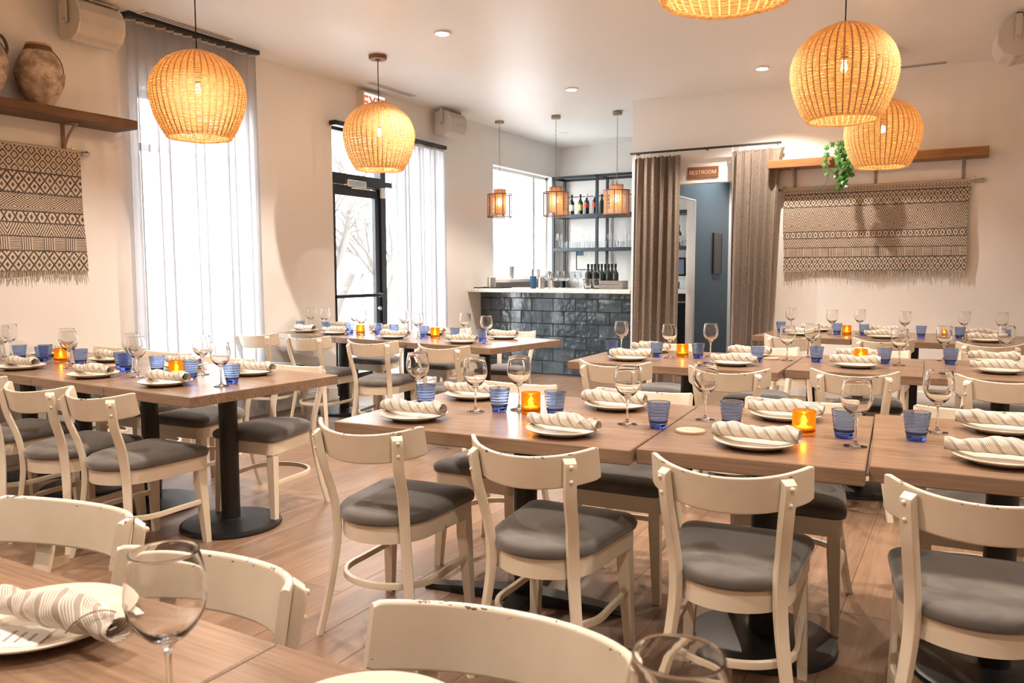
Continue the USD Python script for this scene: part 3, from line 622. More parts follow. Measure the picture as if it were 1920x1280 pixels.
# ------------------------------------------------------------------ lamps
def downlight(t):
    part('trim_ring', lathe([(.050, -.002), (.058, -.004), (.066, -.003), (.068, 0), (.068, .0125), (.050, .0125), (.050, -.002)], 32), MAT['white_plastic'], t)
    part('lens', xf(trimesh.creation.cylinder(.049, .004, sections=32), (0, 0, -.004)), MAT['down'], t, False)
DL = Kind('downlight', 'ceiling light', downlight)
CEIL_HOLES = [(-3.73, 5.44), (-3.69, 7.75), (-1.77, 7.86), (-1.75, 5.46), (.18, 5.46), (-3.72, 3.12), (-1.75, 3.12), (.18, 3.12), (2.1, 3.12), (-3.72, .8), (-1.75, .8), (.18, .8), (-1.75, -1.5), (-3.72, -1.5), (.18, -1.5), (-2.45, 10.2)]
DLN = {(-3.73, 5.44): 'round recessed ceiling light nearest the camera, left of the others', (-3.69, 7.75): 'round recessed ceiling light just in front of the bar pendants', (-1.77, 7.86): 'round recessed ceiling light in front of the restroom curtains'}
for p in CEIL_HOLES: DL.put((p[0], p[1], C-.013), 0, DLN.get(p, 'round recessed ceiling light outside the picture'), None if p in DLN else 'recessed lights out of view')
t = thing('downlight', 'unlit recessed ceiling light over the bar, faint between the pendant chains', 'ceiling light', (-4.94, 10.13, C-.001))
part('trim_ring', lathe([(.05, -.006), (.066, -.006), (.07, 0), (.05, 0)], 32), MAT['white_plastic'], t); part('lens', xf(trimesh.creation.cylinder(.05, .003, sections=32), (0, 0, -.002)), MAT['trim'], t, False)
SH = .585
SP = [(.205, 0), (.216, .012), (.252, .075), (.286, .155), (.305, .235), (.312, .29), (.305, .355), (.280, .42), (.235, .48), (.17, .53), (.10, .563), (.045, .580), (.015, .585)]
def shade_curve(n):
    P = np.array(SP); t = np.r_[0, np.cumsum(np.linalg.norm(np.diff(P, axis=0), axis=1))]; return CubicSpline(t, P)(np.linspace(0, t[-1], n)), t[-1]
def pendant(t):
    rows, seg, ribs = 84, 252, 42
    Pc, L = shade_curve(rows); a = np.arange(seg)*2*PI/seg; ms = []; r = np.random.default_rng(4)
    for i, (R, z) in enumerate(Pc):
        if R < .02: continue
        jit = .0012*np.sin(a*5+r.uniform(0, 6))+.0008*np.sin(a*11+r.uniform(0, 6))
        amp = .0085*min(1, R/.15)*(np.abs(np.sin(a*ribs/2))-.5)+.0012*np.sin(a*ribs/2+(PI if i % 2 else 0))
        P = np.stack([(R+amp)*np.cos(a), (R+amp)*np.sin(a), z+jit], 1); rad = (.0038+.0006*np.sin(i*2.4)) if i else .008
        A = np.stack([np.cos(a), np.sin(a), 0*a], 1); B = np.tile([0, 0, 1.], (seg, 1))
        ms.append(sweep(P, ngon(rad, 5), A=A, B=B, closed=True))
    part('woven_shade', cat(ms), MAT['straw'], t, True, kind='stuff')
    Q, _ = shade_curve(28)
    rb = [tube(np.stack([(Q[:, 0]-.002)*math.cos(b), (Q[:, 0]-.002)*math.sin(b), Q[:, 1]], 1), .0055, 5) for b in np.arange(ribs)*2*PI/ribs]
    part('rib', cat(rb), MAT['cane'], t, True, 'upright canes of the woven shade', 'stuff')
    part('cord', rod((0, 0, .50), (0, 0, C-2.21-.02), .004, 8), MAT['cord'], t)
    part('ceiling_rose', lathe([(0, C-2.21-.045), (.02, C-2.21-.045), (.024, C-2.21-.036), (.076, C-2.21-.034), (.08, C-2.21-.028), (.08, C-2.21-.001), (0, C-2.21-.001)], 32), MAT['sign_wood'], t)
    part('lamp_holder', lathe([(0, .36), (.022, .36), (.024, .44), (.010, .47), (.008, .585), (0, .585)], 20), MAT['black_metal'], t)
    part('bulb', lathe([(0, .290), (.010, .291), (.018, .301), (.0205, .314), (.018, .328), (.012, .345), (.010, .360), (0, .360)], 20), MAT['bulb'], t, True)
PD = Kind('woven_pendant', 'pendant lamp', pendant)
PD.put((-4.66, 3.83, 2.225), 0, 'large woven pendant lamp hanging before the tall sheer curtain')
PD.put((-4.62, 5.73, 2.21), .4, 'woven pendant lamp hanging in front of the glass door and EXIT sign')
PD.put((-.735, 2.735, 2.20), .9, 'woven pendant lamp cut off by the top picture edge')
PD.put((-.73, 5.45, 2.235), 1.7, 'largest fully visible woven pendant lamp, overlapping a smaller one behind')
PD.put((-.71, 7.80, 2.205), 2.5, 'woven pendant lamp partly behind a larger one, in front of the ivy shelf')
for p in ((-4.7, 1.9), (2.6, 2.9), (2.6, 5.4), (-4.7, -.4), (-.8, -1.7)): PD.put((p[0], p[1], 2.2), p[0]+p[1], 'woven pendant lamp outside the picture', 'pendant lamps out of view')
def bar_pendant(t):
    # local z: 0 at the cage's lower ring
    H, R, w = .285, .155, .0062
    ring = lambda r, z, q: xf(trimesh.creation.torus(r, q, major_sections=40, minor_sections=6), (0, 0, z))
    part('cage', cat(ring(R, 0, w), ring(R, H, w), *[rod((R*math.cos(a), R*math.sin(a), 0), (R*math.cos(a), R*math.sin(a), H), w*.9, 6) for a in np.arange(10)*2*PI/10],
         *[rod((.072*math.cos(a), .072*math.sin(a), H), (R*math.cos(a), R*math.sin(a), H), .0025, 6) for a in np.arange(5)*2*PI/5]), MAT['copper'], t)
    strips = []
    for k in range(17):
        a0 = PI*.98+k*PI*.98/16; strips.append(rod(((R-.005)*math.cos(a0), (R-.005)*math.sin(a0), .004), ((R-.005)*math.cos(a0), (R-.005)*math.sin(a0), H-.004), .0045, 6))
    a = np.linspace(PI*.98, PI*1.96, 30)
    for z in list(np.arange(.006, .05, .011))+list(np.arange(H-.05, H, .011))+[.10, .145, .19]:
        strips.append(sweep(np.stack([(R-.003)*np.cos(a), (R-.003)*np.sin(a), 0*a+z], 1), ngon(.0045, 6), A=np.stack([np.cos(a), np.sin(a), 0*a], 1), B=np.tile([0, 0, 1.], (30, 1))))
    part('cane_panel', cat(strips), MAT['rattan'], t, True, kind='stuff')
    a = np.arange(48)*2*PI/48; cy = []
    for z in np.arange(.045, .345, .0085):
        cy.append(sweep(np.stack([(.074+.002*np.sin(a*12+z*370))*np.cos(a), (.074+.002*np.sin(a*12+z*370))*np.sin(a), 0*a+z], 1), ngon(.0042, 5), A=np.stack([np.cos(a), np.sin(a), 0*a], 1), B=np.tile([0, 0, 1.], (48, 1)), closed=True))
    part('inner_shade', cat(cy), MAT['rattan'], t, True, kind='stuff')
    part('shade_wire', cat(*[rod((.079*math.cos(b), .079*math.sin(b), .04), (.079*math.cos(b), .079*math.sin(b), .35), .0022, 6) for b in np.arange(8)*2*PI/8], ring(.079, .35, .003), ring(.079, .04, .003)), MAT['copper'], t)
    ch = []
    for k in range(30):
        z = .385+k*.0262
        if z > C-1.99-.05: break
        o = np.arange(14)*2*PI/14; P = np.stack([.0065*np.cos(o), 0*o, .017*np.sin(o)], 1); ch.append(xf(tube(P, .0017, 5, closed=True), (0, 0, z), rz=(PI/2)*(k % 2)))
    part('chain', cat(ch), MAT['bronze'], t, True)
    part('ceiling_rose', lathe([(0, C-1.99-.035), (.055, C-1.99-.034), (.058, C-1.99-.028), (.058, C-1.99-.001), (0, C-1.99-.001)], 28), MAT['bronze'], t)
    part('lamp_holder', cat(lathe([(0, .235), (.018, .235), (.020, .30), (.006, .315), (.005, .385), (0, .385)], 16), rod((-.079, 0, .35), (.079, 0, .35), .003)), MAT['copper'], t)
    part('bulb', lathe([(0, .14), (.014, .143), (.026, .16), (.029, .178), (.024, .202), (.013, .225), (.012, .235), (0, .235)], 18), MAT['bar_bulb'], t, True)
BP = Kind('caged_pendant', 'pendant lamp', bar_pendant)
BP.put((-5.267, 8.94, 1.995), -1.4, 'caged bar pendant lamp hanging before the bright bar window')
BP.put((-4.49, 8.985, 1.985), 2.1, 'caged bar pendant lamp in the middle of the three')
BP.put((-3.723, 9.09, 1.98), .5, 'caged bar pendant lamp nearest the restroom drape')

# ------------------------------------------------------------------ the bar
BX1 = -3.06
b = thing('tiled_bar', 'bar front clad in glossy slate blue tiles laid in running bond', 'bar', (0, 0, 0))
part('core', box(XL, BX1, 8.975, 9.25, 0, 1.04), MAT['grout'], b, False)
tw, th, gp = .305, .158, .004
tr = np.random.default_rng(9)
for row in range(8):
    z0, z1 = 1.121-(row+1)*th, min(1.121-row*th, 1.04)
    if row == 0: pass
    off = (row % 2)*tw/2
    for x in np.arange(XL-off, -3.36, tw):
        x0, x1 = max(x, XL), min(x+tw, BX1)
        if x1-x0 < .03 or z1 < .02: continue
        m = box(x0+gp/2, x1-gp/2, 8.955, 8.978, max(z0, .002)+gp/2, z1-gp/2, .004)
        m.apply_translation(((0, tr.uniform(-.0025, .0025), 0)))
        m.apply_transform(trimesh.transformations.rotation_matrix(tr.normal(0, .008), [0, 0, 1], ((x0+x1)/2, 8.966, 0))); m.apply_transform(trimesh.transformations.rotation_matrix(tr.normal(0, .006), [1, 0, 0], (0, 8.966, (z0+z1)/2)))
        part('tile', m, MAT['tile'], b, False)
single('bar_counter', cat(box(XL+.001, -3.361, 8.64, 9.38, 1.04, 1.088, .006), box(-3.37, BX1, 8.78, 9.38, 1.04, 1.088, .004)), MAT['marble'], 'white marble worktop of the bar', 'worktop', smooth=False)
struct('trim_3', box(BX1, -3.05, YR+.12, YB, 0, C) if False else box(-3.06, -3.05, AY, YB, 0, C), MAT['trim'])
# back bar: counter and the steel shelving on the bar's back wall
single('back_bar_counter', box(-5.33, -3.06, 10.75, YB, .99, 1.05, .005), MAT['marble'], 'white back counter below the steel bar shelves', 'worktop', smooth=False)
k = thing('back_bar_cabinet', 'dark cabinet under the back counter behind the bar', 'cabinet', (0, 0, 0))
part('body', box(-5.33, -3.95, 10.85, YB-.004, 0, .988), MAT['fridge'], k, False)
for x in (-5.3, -4.85, -4.4): part('door', box(x, x+.43, 10.83, 10.85, .08, .95, .004), MAT['fridge'], k, False)
fr = thing('under_counter_fridge', 'black fridge under the back counter, seen through the doorway', 'fridge', (-3.55, 10.95, 0))
part('body', box(-.36, .36, -.10, .33, .02, .985, .008), MAT['fridge'], fr, False)
part('door', box(-.355, .355, -.125, -.10, .10, .90, .006), MAT['fridge'], fr, False)
part('door_handle', box(-.33, .33, -.15, -.125, .86, .885, .004), MAT['steel'], fr, False)
sh = thing('bar_shelving', 'dark blue steel shelving frame on the wall behind the bar', 'shelf unit', (0, 0, 0))
XS = (-5.46, -4.75, -4.04, -3.33)
for x in XS:
    for y in (10.85, 11.23): part('post', box(x-.018, x+.018, y-.018, y+.018, 1.05, 2.70), MAT['shelf_steel'], sh, False)
for y in (10.85, 11.23): part('top_rail', box(XS[0], XS[-1], y-.018, y+.018, 2.665, 2.70), MAT['shelf_steel'], sh, False)
for x in XS: part('cross_rail', box(x-.018, x+.018, 10.85, 11.23, 2.665, 2.70), MAT['shelf_steel'], sh, False)
for z in (2.14, 1.645): part('shelf_board', box(XS[0], XS[-1], 10.83, 11.25, z-.045, z), MAT['shelf_steel'], sh, False)
part('stop_rail', rod((XS[0], 11.15, 2.42), (XS[-1], 11.15, 2.42), .006, 6), MAT['shelf_steel'], sh)

def bottle_parts(t, glass, label, R=.038, H=.30, neck=.013, foil=None, band=(.06, .15)):
    pr = [(0, 0), (R-.004, 0), (R, .005), (R, H*.58), (R*.92, H*.64), (R*.55, H*.70), (neck+.003, H*.76), (neck, H*.80), (neck, H*.965), (neck+.002, H*.97), (neck+.002, H), (0, H)]
    part('bottle', lathe(pr, 20), MAT[glass], t)
    if label: part('label', lathe([(R+.0006, band[0]), (R+.0012, band[0]), (R+.0012, band[1]), (R+.0006, band[1])], 20), MAT[label], t, False)
    if foil: part('capsule', lathe([(neck+.0008, H*.84), (neck+.003, H*.965), (neck+.003, H+.001), (0, H+.001)], 16), MAT[foil], t)
BOT = {}
def bottle(kind, loc, label, group=None, **kw):
    if kind not in BOT: BOT[kind] = Kind('wine_bottle' if kind != 'spirit' else 'spirit_bottle', 'bottle', kw.pop('b'), group)
    return BOT[kind].put(loc, loc[0]*3, label, group)
bw = lambda t: bottle_parts(t, 'bottle', 'label_white', foil='fridge')
br = lambda t: bottle_parts(t, 'bottle', 'label_red', foil='label_white', band=(.10, .16))
by = lambda t: bottle_parts(t, 'bottle', 'label_yellow', foil='fridge')
bd = lambda t: bottle_parts(t, 'bottle', None, foil='fridge')
bg = lambda t: bottle_parts(t, 'green_bottle', 'label_white', foil='label_white')
bc = lambda t: bottle_parts(t, 'glass', 'label_white', foil='steel', R=.036, H=.28)
Z1, Z2, Z3 = 2.14, 1.645, 1.05
bottle('white', (-5.228, 11.0, Z1), 'dark wine bottle with cream label, leftmost on the top bar shelf', b=bw)
bottle('yellow', (-5.085, 11.0, Z1), 'dark wine bottle with yellowish label, second on the top bar shelf', b=by)
bottle('red', (-4.975, 10.98, Z1), 'red labelled wine bottle, left one of two on the top bar shelf', b=br)
bottle('red', (-4.845, 10.98, Z1), 'red labelled wine bottle, right one of two beside the shelf post', b=br)
bottle('dark', (-4.80, 11.14, Z1), 'dark bottle half hidden behind the red labelled wine bottles', b=bd)
bottle('clear', (-4.66, 11.0, Z1), 'clear spirit bottle just right of the front shelf post', b=bc)
bottle('clear', (-3.70, 11.0, Z1), 'clear bottle on the top bar shelf, glimpsed through the doorway', b=bc)
bottle('yellow', (-3.62, 10.98, Z1), 'yellow labelled bottle on the top bar shelf, glimpsed through the doorway', b=by)
bottle('green', (-3.68, 10.98, Z2), 'green glass bottle on the lower bar shelf, seen through the doorway', b=bg)
bottle('white', (-3.575, 11.02, Z2), 'cream labelled bottle beside the green bottle, seen through the doorway', b=bw)

# wine glasses, tumblers and the other tableware kinds
def wine_glass(t, mat='glass', n=36, shell=False):
    foot = [(0, 0), (.034, 0), (.0355, .0012), (.034, .0028), (.018, .0055), (.007, .011), (.0042, .022), (.0038, .05), (.0042, .078), (.007, .090), (.012, .0955)]
    bowl = [(.024, .1035), (.036, .116), (.0445, .132), (.0482, .148), (.0478, .164), (.0450, .183), (.0404, .2030), (.0411, .2042), (.0408, .2056), (.0396, .2060), (.0388, .2050), (.0389, .2030)]
    inn = [(.0438, .183), (.0466, .164), (.0470, .148), (.0434, .1335), (.0350, .119), (.023, .1075), (.010, .1035), (0, .1030)]
    o = np.array(foot[1:]+bowl[:-3] if shell else foot+bowl+inn)*np.array([1., 1.035]); t_ = np.r_[0, np.cumsum(np.linalg.norm(np.diff(o, axis=0), axis=1))]
    part('glass_body', lathe(o, n), MAT[mat], t, True)
WG = Kind('wine_glass', 'wine glass', wine_glass)
WB = Kind('wine_glass', 'wine glass', lambda t: wine_glass(t, 'thin_glass', 24, True))
def tumbler(t):
    H, r0, r1 = .092, .0285, .0415
    def wob(z, a, r): return np.where((z > .014) & (z < H-.008), .0011*np.maximum(np.sin(z*2*PI/.0115), -.3)*(.72+.28*np.abs(np.sin(a*7))), 0)
    zs = np.linspace(.004, H, 46); ro = r0+(r1-r0)*(zs/H)**.95
    out = [(r0-.004, .0155)]+[(r0-.002+.0006, .0155)]
    o = [(float(r), float(z)) for r, z in zip(ro, zs) if z > .0160]
    o = [(r0+.0015, .0160)]+o+[(r1-.0006, H+.0008), (r1-.0018, H)]+[(r1-.0022-(r1-r0-.003)*(1-z/H)*.98, float(z)) for z in np.linspace(H-.004, .024, 14)]+[(.02, .0185), (0, .0178)]
    part('cup', lathe([(0, .0160)]+o, 42, wob), MAT['blue_glass'], t, True)
    part('thick_base', lathe([(0, 0), (r0-.0035, 0), (r0-.001, .002), (r0+.0005, .006), (r0+.0016, .0157), (0, .0157)], 42), MAT['blue_base'], t, 40)
TB = Kind('tumbler', 'tumbler', tumbler)
def candle(t):
    H, r = .082, .0375
    def wob(z, a, rr): return np.where((rr > .036) & (z > .006) & (z < H-.006), 0.0007*np.cos(a*14+PI*np.floor(z/.0098))*np.abs(np.sin(z*PI/.0098)), 0)
    o = [(0, 0), (r-.003, 0), (r, .003)]+[(r, float(z)) for z in np.linspace(.006, H-.004, 40)]+[(r-.001, H), (r-.0035, H-.001), (r-.004, H-.01), (r-.004, .03), (r-.006, .012), (0, .010)]
    part('amber_cup', lathe(o, 84, wob), MAT['amber'], t, True)
    part('wax', lathe([(0, .0105), (.028, .0105), (.0295, .013), (.0295, .024), (.027, .026), (0, .0245)], 28), MAT['wax'], t)
    part('wick', rod((0, 0, .024), (0, 0, .032), .0008, 6), MAT['cord'], t)
    part('flame', lathe([(0, .027), (.005, .030), (.0085, .037), (.0080, .046), (.0042, .060), (0, .070)], 14), MAT['flame'], t, True)
CD = Kind('candle_holder', 'candle', candle)
def plate(t):
    o = [(0, .0), (.075, .0), (.080, .001), (.082, .004), (.105, .0105), (.124, .0185), (.1275, .0215), (.126, .0235), (.122, .0225), (.104, .0155), (.080, .0085), (.070, .0065), (0, .0060)]
    part('dish', lathe(o, 64), MAT['ceramic'], t, True)
PLT = Kind('plate', 'plate', plate)
def napkin_mesh(L=.265, seed=0):
    r = np.random.default_rng(seed); n, k = 54, 40
    x = np.linspace(-L/2, L/2, n); a = np.arange(k)*2*PI/k; X, A = np.meshgrid(x, a, indexing='ij')
    u = X/L
    R = .0225*(1-.16*np.abs(u*2)**3)+.0035*np.sin(u*9+1.3+seed)+.0012*np.sin(u*31+A*2)
    lip = .0035*(np.mod(A-1.1-u*1.6, 2*PI)/(2*PI))         # the spiral edge of the rolled cloth
    Y = (R*1.18+lip)*np.cos(A); Z = (R*.92+lip)*np.sin(A)
    Z = Z-Z.min(axis=1, keepdims=True); Y = Y+.004*np.sin(u*5)
    outer = np.stack([X, Y, Z], -1)
    c = np.stack([x, Y.mean(1), Z.mean(1)], -1)
    rings = [outer[0]*0+c[0]+(outer[0]-c[0])*s+np.array([.0+d, 0, 0]) for s, d in ((.30, .05), (.55, .035), (.78, .006), (.93, .0))]
    V = [*rings, *outer, *[c[-1]+(outer[-1]-c[-1])*s+np.array([-d, 0, 0]) for s, d in ((.93, 0), (.78, .006), (.55, .035), (.30, .05))]]
    m = len(V); v = np.concatenate(V); i, j = np.meshgrid(np.arange(m-1), np.arange(k), indexing='ij'); j2 = (j+1) % k
    q = np.stack([i*k+j, (i+1)*k+j, (i+1)*k+j2, i*k+j2], -1).reshape(-1, 4)
    f = [q[:, [0, 1, 2]], q[:, [0, 2, 3]]]; nn = len(v); v = np.vstack([v, V[0].mean(0), V[-1].mean(0)]); js = np.arange(k)
    f += [np.stack([np.full(k, nn), js, (js+1) % k], 1), np.stack([np.full(k, nn+1), (m-1)*k+(js+1) % k, (m-1)*k+js], 1)]
    return TM(v, np.vstack(f))
def napkin_builder(seed):
    def b(t):
        part('cloth_roll', napkin_mesh(.268, seed), MAT['napkin'], t, True)
        e = .268/2
        part('hem_fold', sweep(spline([(e-.075, -.026, .010), (e-.055, -.022, .031), (e-.035, -.007, .0425), (e-.012, .010, .039)], 20), rrect(.0042, .0016, .0004)), MAT['napkin'], t, True)
        part('knife_end', box(e-.06, e-.004, -.009, .004, .020, .0225, .0008), MAT['chrome'], t, False)
        part('fork_end', box(e-.06, e-.010, -.004, .008, .026, .028, .0008), MAT['chrome'], t, False)
    return b
NK = [Kind('napkin_roll', 'napkin', napkin_builder(0)), Kind('napkin_roll', 'napkin', napkin_builder(3))]
CO = Kind('coaster', 'coaster', lambda t: (part('disc', lathe([(0, 0), (.049, 0), (.050, .002), (.050, .006), (.049, .008), (0, .008)], 40), MAT['cork'], t), part('print', cat(*[xf(lathe([(r_-.0012, .0081), (r_, .0084), (r_+.0012, .0081)], 40), (0, 0, 0)) for r_ in (.020, .012)]), MAT['ink'], t)))
def rocks(t):
    part('cup', lathe([(0, 0), (.034, 0), (.036, .003), (.0405, .095), (.0412, .098), (.0405, .099)], 24), MAT['thin_glass'], t, True)
RG = Kind('rocks_glass', 'glass', rocks)
rr = np.random.default_rng(31)
n = col = 0
for x in np.arange(-5.33, -3.40, .088):                       # glassware on the middle shelf
    if min(abs(x-p) for p in XS) < .05: continue
    col += 1
    for y in ((10.92, 11.06) if rr.random() < .8 else (10.95,)):
        n += 1; RG.put((x+rr.uniform(-.006, .006), y, Z2), 0, f'clear water glass, number {col} from left, {"front" if y < 11 else "back"} row of the middle bar shelf', 'glasses on the middle bar shelf')
for q, (x, y) in enumerate(((-5.02, 10.95), (-4.94, 11.04), (-4.60, 10.97), (-4.32, 10.95), (-4.24, 11.05))):
    RG.put((x, y, Z2+.1), 0, f'clear water glass stacked on another on the middle bar shelf, {("first", "second", "third", "fourth", "fifth")[q]} from left', 'stacked glasses on the middle bar shelf')
for k, (x, z) in enumerate(((-5.385, Z2), (-5.385, Z2+.0)) [:1]): WG.put((x, 10.90, z), 0, 'stemmed glass standing leftmost on the middle bar shelf')
for i in range(7):
    for j in range(2): WB.put((-4.17-.083*(6-i)+.04*j-.03, 9.02+j*.105+.01*(i % 2), 1.0885), i, f'stemmed wine glass standing on the bar, number {i+1} from left, {("front", "back")[j]} row', 'wine glasses on the bar')
f = thing('framed_notice', 'framed printed notice with a blue corner on the wall behind the bar', 'notice', (-5.12, YB-.012, 1.475))
part('frame', cat(box(-.165, .165, -.012, .012, -.155, -.143), box(-.165, .165, -.012, .012, .143, .155), box(-.165, -.153, -.012, .012, -.143, .143), box(.153, .165, -.012, .012, -.143, .143)), MAT['shelf_steel'], f, False)
part('sheet', box(-.153, .153, -.004, .010, -.143, .143), MAT['paper'], f, False)
part('blue_corner', box(-.150, -.04, -.006, -.004, .065, .140), MAT['cup_blue'], f, False)
part('print', cat(*[box(-.14, .12-.05*(i % 3), -.0055, -.004, .04-i*.026, .047-i*.026) for i in range(7)]), MAT['label_white'], f, False)
for i in range(9):
    bottle('dark', (-4.08+.09*(i % 5), 9.06+.11*(i//5), 1.0885), f'dark wine bottle, number {i % 5+1} from left, {("front", "back")[i//5]} row of the cluster on the bar', 'wine bottles on the bar')
c = thing('wooden_crate', 'small weathered wooden crate on the bar beside the drape', 'crate', (-3.65, 8.83, 1.0885))
for z in (.005, .055): part('slat', box(-.15, .15, -.085, -.075, z, z+.045, .002), MAT['crate_wood'], c, False)
for z in (.005, .055): part('slat', box(-.15, .15, .075, .085, z, z+.045, .002), MAT['crate_wood'], c, False)
for x in (-.15, .138): part('end_board', box(x, x+.012, -.075, .075, .005, .10, .002), MAT['crate_wood'], c, False)
part('bottom', box(-.15, .15, -.085, .085, 0, .006), MAT['crate_wood'], c, False)
for i, x in enumerate((-3.995, -3.872)):
    t = thing('carafe', ('clear glass carafe on the bar, left one of two before the wine bottles', 'clear glass carafe on the bar, right one of two before the wine bottles')[i], 'carafe', (x, 8.86, 1.0885))
    part('body', lathe([(0, 0), (.035, 0), (.040, .01), (.058, .10), (.060, .12), (.0585, .12), (.0565, .10), (.038, .014), (0, .012)], 26), MAT['glass'], t, True)
    part('rim', xf(trimesh.creation.torus(.0592, .0012, major_sections=26, minor_sections=6), (0, 0, .1205)), MAT['glass'], t)
def cup(name, label, cat_, loc, mat, r0, r1, H, w=.0015):
    t = thing(name, label, cat_, loc); part('body', lathe([(0, 0), (r0-.003, 0), (r0, .003), (r1, H), (r1-w, H), (r0-w, .006), (0, .006)], 28), MAT[mat], t)
    part('rim', xf(trimesh.creation.torus(r1-w/2, w*.8, major_sections=28, minor_sections=6), (0, 0, H)), MAT[mat], t); return t
t = thing('serving_tray', 'black round-cornered serving tray at the left end of the bar', 'tray', (-5.33, 8.86, 1.0885))
P = box(-.20, .20, -.13, .13, 0, .006, .004); part('base', P, MAT['black_metal'], t, False)
part('rim', sweep(np.array([(-.20, -.13, .006), (.20, -.13, .006), (.20, .13, .006), (-.20, .13, .006)]), ngon(.008, 6), closed=True), MAT['black_metal'], t, False)
cup('steel_canister', 'brushed steel canister standing on the black tray', 'canister', (-5.36, 8.88, 1.096), 'steel', .055, .055, .125)
cup('cocktail_shaker', 'steel cocktail shaker tin right of the canister', 'shaker', (-5.42, 9.50, 1.1985), 'chrome', .032, .044, .17)
cup('cocktail_shaker', 'slim steel shaker tin on the window ledge, second of the pair', 'shaker', (-5.43, 10.29, 1.1985), 'chrome', .030, .040, .13)
cup('jigger', 'slim steel jigger standing on the ledge under the bar window', 'jigger', (-5.43, 10.12, 1.1985), 'chrome', .022, .026, .13)
cup('blue_cup', 'dark blue cup standing on the bar under the middle pendant', 'cup', (-4.72, 8.83, 1.0885), 'cup_blue', .034, .042, .15)
cup('steel_cup', 'polished steel cup right of the blue cup on the bar', 'cup', (-4.615, 8.84, 1.0885), 'steel', .042, .042, .14)
t = cup('utensil_jar', 'steel jar holding a wooden spoon on the bar', 'jar', (-4.535, 8.93, 1.0885), 'steel', .030, .032, .13)
sp = thing('wooden_spoon', 'wooden spoon standing in the steel jar on the bar', 'spoon', (-4.535, 8.93, 1.096))
part('handle', rod((0, 0, 0), (-.01, 0, .16), .005), MAT['sign_wood'], sp); m = trimesh.creation.icosphere(2, 1.); m.apply_scale((.018, .007, .028)); part('bowl', xf(m, (-.011, 0, .185)), MAT['sign_wood'], sp)
cup('jigger', 'double ended jigger on the bar right of the utensil jar', 'jigger', (-4.465, 8.84, 1.0885), 'chrome', .018, .022, .10)
t = thing('till_screen', 'small black till screen on the back counter, seen through the doorway', 'screen', (-3.64, 11.02, 1.051), .18)
part('stand', box(-.08, .08, -.05, .05, 0, .10, .006), MAT['fridge'], t, False)
part('bezel', xf(box(-.17, .17, -.012, .012, -.13, .13, .006), (0, -.02, .31), rx=.12), MAT['fridge'], t, False)
part('display', xf(box(-.145, .145, -.015, -.011, -.105, .105), (0, -.02, .31), rx=.12), MAT['screen'], t, False)
part('neck', box(-.03, .03, -.02, .02, .09, .22), MAT['fridge'], t, False)

